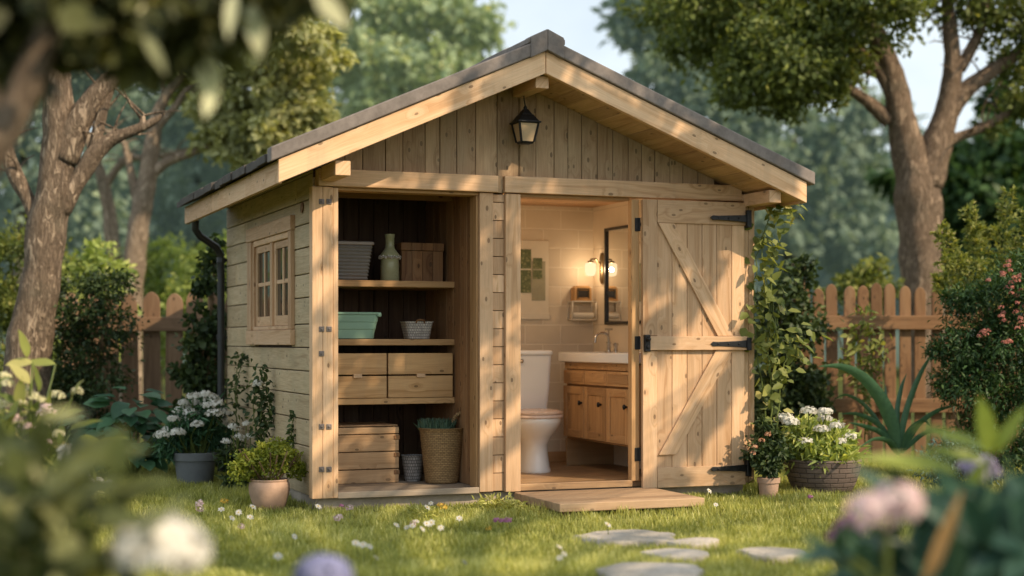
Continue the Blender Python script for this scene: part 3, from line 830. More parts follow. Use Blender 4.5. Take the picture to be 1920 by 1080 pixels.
# grey ribbed bin
t = thing('storage_bin', 'ribbed grey storage bin with taupe rim on the top shelf', 'bin', (.32, .72, 1.478))
BX = onY(703, 455, .56).x - .168
m = MB(); rings = []
for i in range(21):
    f = i / 20; z = 1.479 + f * .235; b = .0035 * (1 if i % 2 else -1); rings.append(rbox_ring(BX, .70, .125 + .03 * f + b, .13 + .02 * f + b, z, .03))
m.loft(rings); m.build('bin_body', M['greybin'], t, smooth=True, auto=60)
m = MB(); m.loft([rbox_ring(BX, .70, a, c, z, .035) for a, c, z in ((.158, .153, 1.714), (.166, .16, 1.718), (.166, .16, 1.735), (.158, .152, 1.74), (.14, .135, 1.738))]); m.build('bin_rim', M['greybinlid'], t, smooth=True, auto=50)
# ceramic bottle
bx = onY(731, 500, .66).x
m = MB(); m.lathe([(.0, 1.479), (.058, 1.479), (.064, 1.485), (.064, 1.60), (.06, 1.63), (.068, 1.64), (.07, 1.655), (.055, 1.675), (.036, 1.70), (.031, 1.72), (.030, 1.775), (.034, 1.78), (.035, 1.80), (.027, 1.80), (.024, 1.76)], (bx, .66, 0), 28, cap=False)
bo = m.build('ceramic_bottle', M['vase'], smooth=True, auto=60); tag(bo, 'tall olive ceramic bottle between the grey bin and the brown box', 'bottle')
m = MB()
for k in range(22):
    a = 2 * math.pi * k / 22; m.lathe([(0, -.012), (.009, -.008), (.01, .004), (0, .012)], (bx + .069 * math.cos(a), .66 + .069 * math.sin(a), 1.64 + .006 * (k % 2)), 6)
m.build('bead_collar', M['checks'], bo, smooth=True)
# brown box of upright boards
x0, x1 = onY(753, 500, .64).x, onY(831, 500, .64).x
t = thing('wooden_box', 'brown lidded box of upright boards at the right end of the top shelf', 'box', ((x0 + x1) / 2, .76, 1.478))
m = MB(); ww = (x1 - x0) / 4
for i in range(4): m.box(x0 + ww * i + .001, x0 + ww * (i + 1) - .001, .64, .66, 1.479, 1.69)
m.box(x0, x0 + .018, .661, .90, 1.479, 1.69); m.box(x1 - .018, x1, .661, .90, 1.479, 1.69); m.box(x0 + .019, x1 - .019, .88, .90, 1.479, 1.69); m.build('box_body', M['boxwood'], t, bevel=.003)
m = MB(); ww = (x1 - x0 + .01) / 4
for i in range(4): m.box(x0 - .005 + ww * i, x0 - .006 + ww * (i + 1), .632, .908, 1.692, 1.745, g=(0, 0, 1))
m.build('box_lid', M['boxwood'], t, bevel=.004)
# green tub
TX = onY(713, 600, .56).x - .188
t = thing('plastic_tub', 'sage green plastic tub with banded sides on the middle shelf', 'tub', (.33, .68, 1.085))
m = MB(); rg = []
for f, s in ((0, 0), (.02, .006), (.35, .012), (.37, .018), (.62, .022), (.64, .028), (.9, .034), (.92, .046), (1, .048)):
    rg.append(rbox_ring(TX, .68, .145 + s, .12 + s * .7, 1.087 + .178 * f, .04))
rg += [rbox_ring(TX, .68, .185, .146, 1.265, .04), rbox_ring(TX, .68, .15, .12, 1.10, .04)]
m.loft(rg); m.build('tub_body', M['green'], t, smooth=True, auto=40)
hx = TX + .178
m = MB(); m.box(hx - .02, hx + .012, .53, .60, 1.235, 1.262, rnd=False); m.build('tub_handle', M['green'], t, bevel=.008)
# small checked basket
bx = onY(783, 620, .64).x
t = thing('woven_basket', 'small grey and white checked basket on the middle shelf', 'basket', (bx, .66, 1.085))
m = MB(); m.loft([rbox_ring(bx, .66, a, a * .8, z, .03) for a, z in ((.078, 1.087), (.08, 1.09), (.10, 1.20), (.104, 1.206), (.098, 1.206), (.08, 1.10))]); m.build('basket_body', M['checks'], t, smooth=True, auto=50)
m = MB(); m.tube([(bx - .03, .582, 1.195), (bx - .025, .57, 1.212), (bx, .566, 1.218), (bx + .025, .57, 1.212), (bx + .03, .582, 1.195)], .006, 8); m.build('basket_handle', M['boxwood'], t, smooth=True)
# crate on the floor
x1 = onY(748, 850, .56).x; x0 = .155
t = thing('wooden_crate', 'low crate of wide pine boards on the storage bay floor', 'crate', ((x0 + x1) / 2, .75, .115))
z = .117
for k, h in enumerate((.095, .118, .118, .05)):
    m = MB(); m.box(x0, x1, .56, .58, z, z + h - .006, tint=random.uniform(.6, 1)); m.box(x1 - .02, x1, .581, .98, z, z + h - .006); m.box(x0, x0 + .02, .581, .98, z, z + h - .006); m.box(x0 + .021, x1 - .021, .96, .98, z, z + h - .006)
    m.build('crate_board', M['crate'], t, bevel=.004); z += h
    if k < 3:
        m = MB(); m.box(x1 - .035, x1 + .004, .554, .562, z - .04, z - .012); m.build('crate_joint', M['boxwood'], t, bevel=.002)
m = MB()
for i in range(5): m.box(x0 + .001, x1 - .001, .582 + .08 * i, .655 + .08 * i, z - .004 + random.random() * .004, z + .008)
m.build('crate_lid', M['crate'], t, bevel=.003)
# grey woven pot
c = onY(774, 880, .62)
m = MB(); m.lathe([(.0, .117), (.05, .117), (.056, .13), (.078, .285), (.082, .292), (.076, .294), (.066, .24), (.0, .23)], (c.x, .62, 0), 30, cap=False)
tag(m.build('woven_pot', M['checks2'], smooth=True, auto=60), 'little grey woven pot between the crate and the tall wicker basket', 'pot')
# wicker basket with lavender tops
c = onY(830, 880, .42); cx, cy = c.x, .44
t = thing('wicker_basket', 'tall brown wicker basket holding green spiky plants, one loop handle', 'basket', (cx, cy, .115))
m = MB(); pr = [(.0, .117), (.105, .117), (.112, .125)] + [(.112 + .037 * i / 16 + .0025 * (i % 2), .13 + .34 * i / 16) for i in range(17)] + [(.156, .475), (.158, .487), (.146, .488), (.135, .44), (0, .43)]
m.lathe(pr, (cx, cy, 0), 44, cap=False); m.build('basket_body', M['wicker'], t, smooth=True, auto=60)
m = MB()
for ph in (0, 1):
    P = []
    for i in range(13):
        a = math.pi * i / 12; P.append((cx + .115 + .055 * -math.cos(a) * 1.0 + .0, cy - .04 + .006 * math.sin(i * 2 + ph * 3), .482 + .10 * math.sin(a) + .004 * math.cos(i * 2 + ph * 3)))
    m.tube(P, .011, 8)
m.build('basket_handle', M['wicker'], t, smooth=True)
fm = FM(); n = 620; a = rng.uniform(0, 6.283, n); r = .10 * np.sqrt(rng.random(n)) ; P = np.stack([cx - .03 + r * np.cos(a), cy + r * np.sin(a), np.full(n, .43)], 1)
A = np.stack([np.cos(a) * .22 * r / .1, np.sin(a) * .22 * r / .1, np.ones(n)], 1) + rng.normal(0, .12, (n, 3))
fm.leaves(P, A, unit(n), rng.uniform(.08, .13, n), .012, rng.random(n), 2, droop=.15); fm.build('spiky_leaves', LF['lav'], t)

# ================================================================== WASHROOM FITTINGS
b0 = at(1003, HZ, 11.02); b1 = at(984, HZ, 11.52); fz = .125
fwd = (b0 - b1); fwd.z = 0; fwd.normalize(); sid = Vector((-fwd.y, fwd.x, 0))
toi = thing('toilet', 'white ceramic toilet with closed lid standing against the tiled wall', 'toilet', (b0.x, b0.y, fz))
TM = Matrix(((sid.x, -fwd.x, 0, b0.x), (sid.y, -fwd.y, 0, b0.y), (0, 0, 1, fz), (0, 0, 0, 1)))  # local: x side, y towards the back, z up
def egg(hx, yf, yb, z, n=36, p=2.3):
    out = []
    for i in range(n):
        a = 2 * math.pi * i / n; ca, sa = math.cos(a), math.sin(a)
        x = hx * math.copysign(abs(ca) ** (2 / p), ca); ym, hy = (yf + yb) / 2, (yb - yf) / 2
        y = ym + hy * math.copysign(abs(sa) ** (2 / p), sa); k = 1 - .10 * max(0, (ym - y) / hy) ** 2
        out.append(TM @ Vector((x * k, y, z)))
    return out
m = MB(); m.loft([egg(*q) for q in ((.118, -.15, .26, .0), (.12, -.155, .26, .012), (.112, -.14, .25, .04), (.10, -.125, .25, .13), (.098, -.13, .26, .2), (.125, -.18, .27, .26), (.16, -.235, .28, .31), (.182, -.268, .29, .355), (.188, -.278, .30, .385), (.184, -.272, .30, .396))]); m.build('bowl', M['ceramic'], toi, smooth=True, auto=60)
m = MB(); m.loft([egg(*q) for q in ((.186, -.28, .22, .398), (.193, -.287, .22, .402), (.193, -.287, .22, .415), (.188, -.282, .22, .420))]); m.build('seat', M['seat'], toi, smooth=True, auto=60)
m = MB(); m.loft([egg(*q) for q in ((.186, -.28, .215, .4225), (.192, -.285, .215, .427), (.192, -.284, .215, .437), (.17, -.255, .20, .448), (.1, -.17, .16, .452))]); m.build('lid', M['seat'], toi, smooth=True, auto=60)
def rb(hx, hy, yc, z, r): return [TM @ Vector(p) for p in rbox_ring(0, yc, hx, hy, z, r)]
m = MB(); m.loft([rb(*q) for q in ((.125, .075, .35, .385, .03), (.135, .085, .35, .40, .03), (.155, .092, .35, .62, .03), (.166, .097, .35, .84, .03))]); m.build('tank', M['ceramic'], toi, smooth=True, auto=45)
m = MB(); m.loft([rb(*q) for q in ((.17, .10, .35, .842, .03), (.176, .106, .35, .848, .03), (.176, .106, .35, .868, .03), (.166, .097, .35, .878, .03))]); m.build('tank_lid', M['ceramic'], toi, smooth=True, auto=45)
m = MB(); m.lathe([(0, 0), (.014, 0), (.014, .012), (0, .016)], TM @ Vector((-.06, .252, .80)), 12, axis=fwd); m.build('flush_button', M['chrome'], toi, smooth=True)

# vanity along the right wall, doors face left
VX, VY0, VY1 = 2.27, .16, 1.33
van = thing('vanity_cabinet', 'honey pine vanity with white washbasin top and three panelled doors', 'vanity', (2.47, .75, .125))
m = MB(); m.box(VX + .022, WR - .003, VY0, VY1, .335, .345); m.box(VX + .022, WR - .003, VY1 - .018, VY1, .346, .905); m.box(VX + .022, WR - .003, VY0, VY0 + .018, .346, .905); m.box(VX + .022, VX + .035, VY0 + .019, VY1 - .019, .346, .905)
m.box(VX + .012, WR - .003, VY1 - .018, VY1 - .002, .126, .334); m.box(VX + .004, VX + .021, VY0, VY1, .862, .912, tint=.5); m.build('cabinet', M['honey'], van, bevel=.003)
nd = 3; dw = (VY1 - VY0) / nd
dlist = [VY1 - k * .385 for k in range(4)]
for i in range(3):
    ya, yb = VY1 - .005 - i * .385, VY1 - .005 - (i + 1) * .385 + .01
    m = MB(); m.box(VX, VX + .021, yb, ya, .352, .735, g=(0, 0, 1), tint=.8); d = m.build('cabinet_door', M['honey'], van, bevel=.003)
    m = MB()
    for a, b, c, e in ((yb, yb + .06, .352, .735), (ya - .06, ya, .352, .735), (yb + .061, ya - .061, .352, .41), (yb + .061, ya - .061, .677, .735)): m.box(VX - .008, VX - .0005, a, b, c, e)
    m.build('door_frame', M['honey'], d, bevel=.003)
    m = MB(); m.lathe([(0, 0), (.008, 0), (.008, .012), (.018, .018), (.018, .028), (0, .034)], (VX - .008, yb + .03 if i % 2 == 0 else ya - .30, .615), 12, axis=(-1, 0, 0)); m.build('knob', M['iron'], d, smooth=True)
    m = MB(); m.box(VX - .005, VX + .021, yb, ya, .752, .855, tint=.9); m.box(VX - .009, VX - .0055, yb + .025, ya - .025, .77, .838); m.build('drawer_front', M['honey'], van, bevel=.003)
m = MB()
def ctop(z, e, r=.035): return rbox_ring((VX - .035 + WR - .003) / 2, (VY0 + VY1 + .03) / 2, (WR - .003 - VX + .035) / 2 - e, (VY1 - VY0 + .09) / 2 - e, z, r)
m.loft([ctop(.914, .012), ctop(.92, .002), ctop(.975, 0), ctop(.985, .004), ctop(.99, .014), ctop(.99, .06, .06), ctop(.975, .075, .06), ctop(.965, .10, .06)]); m.build('basin_top', M['ceramic'], van, smooth=True, auto=40)
# tap
tx, ty = 2.50, 1.02
q = onY(1148, 640, .0)
tap = thing('basin_tap', 'chrome gooseneck tap on the white washbasin top', 'tap', (tx, ty, .99))
m = MB(); m.lathe([(.03, .985), (.03, .995), (.016, 1.0), (.014, 1.05), (.018, 1.055), (.018, 1.065), (.0, 1.066)], (tx, ty, 0), 16, cap=False)
P = [(tx, ty, 1.06), (tx, ty, 1.09)] + [(tx - .055 + .055 * math.cos(a), ty, 1.09 + .045 * math.sin(a)) for a in [math.pi * k / 8 for k in range(1, 9)]] + [(tx - .112, ty, 1.06)]
m.tube(P, .010, 10); m.build('spout', M['chrome'], tap, smooth=True, auto=50)
m = MB(); m.lathe([(.016, .988), (.014, 1.03), (.02, 1.04), (.02, 1.055), (0, 1.06)], (tx + .01, ty - .10, 0), 12, cap=False); m.tube([(tx, ty, 1.12), (tx, ty, 1.155)], .008, 8); m.box(tx - .028, tx + .028, ty - .009, ty + .009, 1.152, 1.168); m.build('tap_handle', M['chrome'], tap, smooth=True, auto=40)
# mirror
t = thing('wall_mirror', 'tall black framed mirror on the washroom side wall', 'mirror', (WR, 1.0, 1.2))
ma, mb_, mz0, mz1 = 0.45, 1.43, 1.20, 1.945
m = MB()
for a, b, c, d in ((ma, ma + .022, mz0, mz1), (mb_ - .022, mb_, mz0, mz1), (ma + .022, mb_ - .022, mz0, mz0 + .022), (ma + .022, mb_ - .022, mz1 - .022, mz1)): m.box(WR - .03, WR - .002, a, b, c, d)
m.build('mirror_frame', M['blackframe'], t, bevel=.002)
m = MB(); m.box(WR - .014, WR - .003, ma + .02, mb_ - .02, mz0 + .02, mz1 - .02, rnd=False); m.build('mirror_glass', M['mirror'], t)
# sconces
def sconce(label, wx, dx, y, z):
    t = thing('wall_sconce', label, 'wall lamp', (wx, y, z))
    m = MB(); m.loft([[(wx + dx * d, y + a * w, z + b * h) for a, b in ((-1, -.8), (-.6, -1), (.6, -1), (1, -.8), (1, .8), (.6, 1), (-.6, 1), (-1, .8))][::-dx] for d, w, h in ((.002, .026, .12), (.012, .026, .12), (.02, .018, .1))])
    m.tube([(wx + dx * .02, y, z + .03), (wx + dx * .06, y, z + .075), (wx + dx * .10, y, z + .07), (wx + dx * .105, y, z + .055)], .007, 8); m.lathe([(.0, z + .06), (.02, z + .058), (.026, z + .045), (.02, z + .04)], (wx + dx * .105, y, 0), 12, cap=False); m.build('lamp_bracket', M['brass'], t, smooth=True, auto=40)
    m = MB(); m.lathe([(.022, z + .044), (.042, z + .035), (.044, z - .02), (.036, z - .052), (.02, z - .06), (0, z - .062)], (wx + dx * .105, y, 0), 20, cap=False); m.build('lamp_shade', M['shade'], t, smooth=True)
sy, sz = 1.52, 1.64
sconce('lit brass wall lamp with glowing glass cup beside the mirror', WR, -1, sy, sz)
sconce('added brass wall lamp, out of view, brightening the washroom from the inner wall', 1.281, 1, .85, 1.72)  # unseen lamp, added to brighten the washroom
# poster
ax, bx_ = 2.02, onY(1028, 500, WB).x
z0, z1 = onY(1000, 599, WB).z, onY(1000, 451, WB).z
t = thing('picture_panel', 'cream framed panel with four green plant pictures on the tiled wall', 'picture', ((ax + bx_) / 2, WB, z0))
m = MB(); m.box(ax, bx_, WB - .012, WB - .001, z0, z1, rnd=False); m.box(ax - .005, bx_ + .004, WB - .016, WB - .0125, z0, z0 + .05, rnd=False); m.build('panel', M['cream'], t, bevel=.002)
pc, tt, oo = nt('green_plant_print'); oc_ = N(tt, 'ShaderNodeTexCoord').outputs['Object']
n1 = noise(tt, oc_, 38, 5, .7); vv = N(tt, 'ShaderNodeTexVoronoi'); L(tt, oc_, vv.inputs['Vector']); vv.inputs['Scale'].default_value = 34
cc_ = mixc(tt, .5, ramp(tt, n1, [(.35, (.07, .10, .05)), (.52, (.17, .21, .10)), (.7, (.5, .48, .28))]), ramp(tt, vv.outputs['Distance'], [(.1, (.5, .48, .28)), (.4, (.10, .14, .07))]))
principled(tt, oo, cc_, .5)
pl = M['paleprint'] = plain('pale_sage_card', (.42, .41, .30), .6)
m = MB(); m.box(onY(996, 500, WB).x, onY(1021, 500, WB).x, WB - .0155, WB - .0125, onY(1, 553, WB).z, onY(1, 469, WB).z, rnd=False); m.build('mount_card', pl, t)
for a, b, c, d in ((940, 994, 504, 468), (998, 1015, 504, 484), (940, 994, 549, 507), (998, 1015, 523, 507)):
    m = MB(); m.box(max(ax + .02, onY(a, 500, WB).x), onY(b, 500, WB).x, WB - .019, WB - .016, onY(1000, c, WB).z, onY(1000, d, WB).z, rnd=False); m.build('print', pc, t)
# wire rack, radio, towel roll
ra, rb_ = onY(1064, 580, WB).x, onY(1108, 580, WB).x; rz0, rz1 = onY(1085, 600, WB).z, onY(1085, 566, WB).z
t = thing('wire_rack', 'small white wire rack on the tiled wall under the box', 'rack', ((ra + rb_) / 2, WB, rz0))
m = MB()
for z in (rz0, rz1):
    for y in (WB - .10, WB - .008): m.tube([(ra, y, z), (rb_, y, z)], .0058, 6)
    for k in range(7): xx = ra + (rb_ - ra) * k / 6; m.tube([(xx, WB - .10, z), (xx, WB - .008, z)], .0042, 6)
for xx in (ra, rb_):
    for y in (WB - .10, WB - .008): m.tube([(xx, y, rz0), (xx, y, rz1)], .0058, 6)
m.build('wire_frame', M['white'], t, smooth=True)
m = MB(); m.tube([(ra + .01, WB - .06, rz0 + .035), (rb_ - .012, WB - .06, rz0 + .035)], .028, 14); m.build('towel_roll', M['white'], smooth=True, auto=50)
tag(bpy.data.objects['towel_roll'], 'white rolled hand towel lying in the wire rack', 'towel')
xa_, xb_ = onY(1069, 550, WB).x, onY(1100, 550, WB).x
t = thing('keepsake_box', 'little brown wooden box with dark opening on the wire rack', 'box', ((xa_ + xb_) / 2, WB - .05, rz1))
m = MB(); h = .125; zb = rz1 + .005
m.loft([[(xa_ + .0 + (xb_ - xa_) * u, y, zb + h * v) for u, v in ((0, 0), (1, 0), (1, .8), (.85, .95), (.15, .95), (0, .8))] for y in (WB - .095, WB - .012)]); m.build('box_body', M['honey'], t, bevel=.003)
m = MB(); m.box(xa_ + .03, xb_ - .03, WB - .099, WB - .096, zb + .03, zb + .08); m.build('opening', M['blackframe'], t)
m = MB()
for a, b, c, d in ((.02, .03, .02, .09), (xb_ - xa_ - .03, xb_ - xa_ - .02, .02, .09)): m.box(xa_ + a, xa_ + b, WB - .102, WB - .096, zb + c, zb + d)
m.box(xa_ + .02, xb_ - .02, WB - .102, WB - .096, zb + .091, zb + .1); m.build('box_trim', M['brass'], t)

# ================================================================== STEP, STONES
t = thing('door_step', 'low wooden boarded step in front of the washroom opening', 'step', (1.83, -.43, 0))
for i in range(6):
    m = MB(); y = -.80 + .127 * i; m.box(1.325, 2.32, y, y + .123, .03, .082); m.build('step_board', M['deck'], t, bevel=.005)
for x in (1.36, 1.83, 2.25): m = MB(); m.box(x, x + .05, -.77, -.07, .0, .0295); m.build('bearer', M['boxwood'], t)
def stone(pix, name, label, th=.048):
    P = [gnd_px(*p) for p in pix]; c = sum(P, Vector()) / len(P)
    sp = spline([tuple(p) for p in P + [P[0]]], 5)[:-1]
    sp = [Vector(p) + (Vector(p) - c) * (.16 * mnoise.noise(Vector(p) * 9) + .06 * mnoise.noise(Vector(p) * 31)) for p in sp]
    m = MB(); m.loft([[p + (c - p) * e + Vector((0, 0, z + .004 * mnoise.noise(p * 5))) for p in sp] for e, z in ((0, -.02), (.0, th - .012), (.03, th - .002), (.09, th), (.5, th + .003))])
    o = m.build(name, M['stone'], smooth=True, auto=50); tag(o, label, 'stepping stone', 'stepping stones in the grass'); return o
def gnd_px(px, py):
    d = 1.04 * FPX / (py - HZ); return gnd(px, d)
stone([(1078, 1010), (1130, 1000), (1200, 998), (1262, 1006), (1258, 1018), (1180, 1020), (1110, 1020)], 'stepping_stone', 'largest pale flagstone, the nearest to the wooden step')
stone([(1248, 1022), (1290, 1015), (1345, 1015), (1340, 1024), (1290, 1028)], 'stepping_stone', 'thin sliver of flagstone beside the largest flagstone')
stone([(1195, 1040), (1260, 1034), (1330, 1040), (1310, 1050), (1240, 1050)], 'stepping_stone', 'narrow flagstone in the middle of the stepping path')
stone([(1382, 1036), (1440, 1031), (1512, 1038), (1490, 1048), (1420, 1048)], 'stepping_stone', 'lone flagstone set apart in shade on the right of the path')
stone([(1110, 1072), (1180, 1060), (1260, 1060), (1318, 1070), (1290, 1092), (1180, 1100)], 'stepping_stone', 'large flagstone cut off by the bottom edge of the photo')
#@@PART3

# ================================================================== FENCES
def picket_fence(name, label, mat, xs, d, w, ytop, yrail, grp, extra=(), zfoot=.0, rail_h=26, thick=.025):
    """pickets at photo columns xs standing at depth d"""
    pts = [gnd(x, d if not callable(d) else d(x)) for x in xs]
    t = thing(name, label, 'fence', pts[0])
    dirv = (pts[-1] - pts[0]).normalized(); nrm = Vector((dirv.y, -dirv.x, 0))
    if nrm.dot(EYE - pts[0]) < 0: nrm = -nrm
    for p, x in zip(pts, xs):
        dd = d if not callable(d) else d(x)
        top = 1.07 + (HZ - ytop - random.uniform(-6, 6)) * dd / FPX
        m = MB(); hw = w / 2; prof = [(-hw, zfoot), (hw, zfoot), (hw, top - hw * .9)] + [(hw * math.copysign(abs(math.cos(a)) ** 1.25, math.cos(a)) * .96, top - hw * .9 + hw * 1.3 * math.sin(a) ** .9) for a in [math.pi * k / 8 for k in range(1, 8)]] + [(-hw, top - hw * .9)]
        tl = random.uniform(-.018, .018)
        fr = [p + dirv * (u + tl * z) + nrm * .0 + Vector((0, 0, z)) for u, z in prof]; bk = [q - nrm * thick for q in fr]; nv = len(fr)
        m.poly(fr + bk, [tuple(range(nv)), tuple(range(2 * nv - 1, nv - 1, -1))] + [((i + 1) % nv, i, nv + i, nv + (i + 1) % nv) for i in range(nv)], (0, 0, 1))
        m.build('picket', M[mat], t, bevel=.006)
    for yr in yrail:
        d0 = d if not callable(d) else d(xs[0]); z = 1.07 + (HZ - yr) * d0 / FPX; h = rail_h * d0 / FPX / 2
        a = pts[0] - dirv * w * .8; b = pts[-1] + dirv * w * .8
        q = [a + nrm * .004, b + nrm * .004, b + nrm * .05, a + nrm * .05]
        m = MB(); m.hexa([p + Vector((0, 0, z - h)) for p in q], [p + Vector((0, 0, z + h)) for p in q], dirv); m.build('rail', M[mat], t, bevel=.005)
    return t
picket_fence('picket_fence', 'weathered rosy picket fence with rounded tops left of the shed', 'fencel', [130, 168, 207, 246, 285, 324, 363, 402, 440], lambda x: 13.6, .152, 552, (608, 770), 'f')
picket_fence('picket_fence', 'brown picket fence with rounded tops right of the shed', 'fence', [1508, 1535, 1563, 1590, 1617, 1645, 1671, 1698, 1726, 1756, 1785, 1813, 1842, 1871, 1900, 1930], lambda x: 13.3, .099, 540, (605, 760), 'f')

# ================================================================== TREES
def crown_px(blobs, d0):
    return [(at(b[0], b[1], d0 + (b[3] if len(b) > 3 else 0)), b[2] * d0 / FPX) for b in blobs]
def tree(name, label, d, limbs, blobs, n, ll, leaf, bark, group=None, kind=1, tw=8, clumps=16, tight=.24, rough=.14, tbase=0., seg=12):
    x0 = limbs[0][0]
    t = thing(name, label, 'tree', gnd(x0[0], d), group)
    m = MB(); g0 = gnd(x0[0], d)
    base_py = HZ + 1.07 * FPX / d
    first = [(x0[0], base_py + 12, x0[2] * 1.25), (x0[0], base_py - 40, x0[2] * 1.08)] if x0[1] < base_py - 60 else []
    sps = []
    for i, l in enumerate(limbs): sps.append(limb(m, (first + list(l)) if i == 0 else l, d, seg if i == 0 else 9, rough))
    for sp in sps[1:]: twigs(m, sp, tw, .5, .012)
    m.build('trunk', BK[bark], t, smooth=True)
    fm = FM(); cloud(fm, crown_px(blobs, d), n, ll, clumps=clumps, tight=tight, kind=kind, tbase=tbase); fm.build('crown', LF[leaf], t)
    return t
# big tree on the left
tree('garden_tree', 'thick rough barked tree with forked limbs at the left edge', 12.6,
     [[(46, 760, 45), (56, 640, 41), (74, 540, 38), (86, 440, 37), (103, 350, 33), (110, 240, 28), (106, 140, 28), (98, 20, 25), (90, -140, 16)],
      [(118, 300, 30), (150, 225, 25), (205, 155, 19), (265, 118, 14), (330, 100, 10), (400, 60, 6)],
      [(108, 395, 24), (148, 335, 17), (180, 285, 17), (208, 262, 13), (262, 240, 9), (290, 226, 7), (308, 212, 3)],
      [(176, 290, 13), (186, 235, 11), (198, 195, 9), (212, 160, 6), (222, 110, 4)],
      [(262, 242, 6), (268, 225, 5), (270, 215, 2)],
      [(76, 420, 18), (48, 365, 14), (25, 320, 15), (0, 255, 12), (-40, 180, 8)]],
     [(60, -90, 110), (-70, 40, 100), (0, 130, 40, .6), (310, 105, 24, .2), (370, 70, 30, .3)], 2600, .085, 'pale', 'left', kind=2, tw=5, seg=20)
# paler tree behind it
tree('garden_tree', 'slender pale trunked tree leaning right, behind the left picket fence', 18,
     [[(246, 560, 21), (258, 440, 20), (270, 370, 19), (282, 300, 16), (290, 240, 13), (310, 180, 10), (350, 130, 7)],
      [(272, 340, 12), (310, 305, 10), (350, 290, 8), (400, 270, 6), (455, 240, 4)],
      [(290, 245, 8), (325, 205, 7), (360, 160, 5), (420, 130, 3)],
      [(262, 400, 9), (240, 300, 7), (225, 260, 5), (150, 225, 4)],
      [(310, 200, 6), (300, 130, 5), (290, 60, 4)]],
     [(450, 60, 80), (540, 50, 80, -1), (590, 110, 60), (520, 130, 80, .5), (460, 170, 80), (560, 190, 66), (430, 240, 60), (510, 250, 76), (590, 230, 40), (480, 300, 40), (370, 140, 70, 1), (340, 60, 70), (400, 200, 50)], 24000, .125, 'pale', 'pale', tw=9, tbase=.1, clumps=20, tight=.17)
tree('garden_tree', 'thin grey trunk left of the slender pale tree', 19.5,
     [[(222, 560, 14), (210, 440, 13), (198, 360, 12), (180, 300, 9), (150, 230, 8), (120, 170, 5)],
      [(196, 350, 8), (235, 300, 7), (290, 295, 5), (370, 275, 3)]],
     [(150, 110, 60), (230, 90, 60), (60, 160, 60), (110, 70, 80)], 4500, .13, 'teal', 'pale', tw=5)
# big tree on the right
tree('garden_tree', 'tall brown tree with spreading fork behind the right picket fence', 17,
     [[(1736, 760, 44), (1730, 560, 39), (1725, 450, 39), (1722, 370, 43), (1712, 310, 36), (1692, 230, 27), (1676, 150, 22), (1652, 80, 18), (1620, 20, 13), (1590, -60, 8)],
      [(1735, 350, 36), (1752, 280, 30), (1775, 210, 23), (1786, 130, 18), (1782, 60, 14), (1774, -20, 10), (1770, -100, 6)],
      [(1776, 212, 20), (1808, 172, 17), (1850, 140, 14), (1890, 112, 12), (1935, 78, 10), (1990, 30, 7)],
      [(1798, 130, 12), (1822, 90, 11), (1842, 40, 9), (1850, -30, 6)],
      [(1770, 266, 14), (1800, 255, 9), (1850, 236, 8), (1900, 205, 7), (1960, 160, 5)],
      [(1668, 228, 16), (1632, 195, 12), (1600, 172, 10), (1572, 160, 9), (1530, 150, 6), (1480, 130, 4)],
      [(1690, 220, 17), (1660, 150, 14), (1626, 110, 11), (1580, 75, 8), (1520, 50, 5)],
      [(1650, 140, 6), (1610, 132, 5), (1575, 125, 4), (1540, 112, 2)]],
     [(1380, 60, 105, .5), (1460, 20, 110), (1330, -20, 110), (1440, 110, 85, -.5), (1300, 80, 60, 1), (1400, 160, 60), (1500, 90, 90, -.8), (1560, 20, 100), (1530, 130, 62, -.4), (1640, -10, 100, -1), (1480, 190, 36), (1560, 180, 26, -.5), (1710, -100, 110), (1800, -110, 110), (1860, 0, 80), (1920, 60, 70), (1900, 130, 42, .5), (1960, 180, 60), (1905, 195, 26), (1590, 110, 50), (1870, 245, 18), (1240, 20, 60, 1.4)], 46000, .088, 'oak', 'right', tw=10, clumps=26, tight=.27, tbase=-.02, seg=18)
# trees far behind
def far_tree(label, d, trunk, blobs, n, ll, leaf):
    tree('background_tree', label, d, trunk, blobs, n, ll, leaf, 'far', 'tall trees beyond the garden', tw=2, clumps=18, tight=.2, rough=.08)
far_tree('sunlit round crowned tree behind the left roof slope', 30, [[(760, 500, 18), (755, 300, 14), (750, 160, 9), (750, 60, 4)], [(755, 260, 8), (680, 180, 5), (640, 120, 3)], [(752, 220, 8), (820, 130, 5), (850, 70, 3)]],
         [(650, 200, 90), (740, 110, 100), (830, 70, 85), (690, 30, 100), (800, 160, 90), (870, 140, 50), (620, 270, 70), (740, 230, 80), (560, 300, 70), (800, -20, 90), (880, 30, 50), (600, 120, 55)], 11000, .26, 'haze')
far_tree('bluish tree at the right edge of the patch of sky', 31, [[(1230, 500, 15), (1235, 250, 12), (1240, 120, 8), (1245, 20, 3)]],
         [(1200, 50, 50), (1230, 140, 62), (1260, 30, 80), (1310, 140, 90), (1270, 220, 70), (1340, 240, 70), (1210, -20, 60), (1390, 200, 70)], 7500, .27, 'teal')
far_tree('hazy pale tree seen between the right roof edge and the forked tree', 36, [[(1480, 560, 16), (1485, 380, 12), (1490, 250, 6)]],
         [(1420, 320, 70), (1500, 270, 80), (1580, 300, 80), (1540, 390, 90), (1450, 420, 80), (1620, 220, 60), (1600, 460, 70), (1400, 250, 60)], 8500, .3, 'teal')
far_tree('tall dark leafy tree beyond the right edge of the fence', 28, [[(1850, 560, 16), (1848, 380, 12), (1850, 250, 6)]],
         [(1840, 280, 70), (1920, 300, 90), (1870, 400, 100), (1960, 420, 90), (1790, 370, 70), (1800, 470, 70), (1700, 330, 50), (1890, 200, 50)], 9000, .24, 'dark')
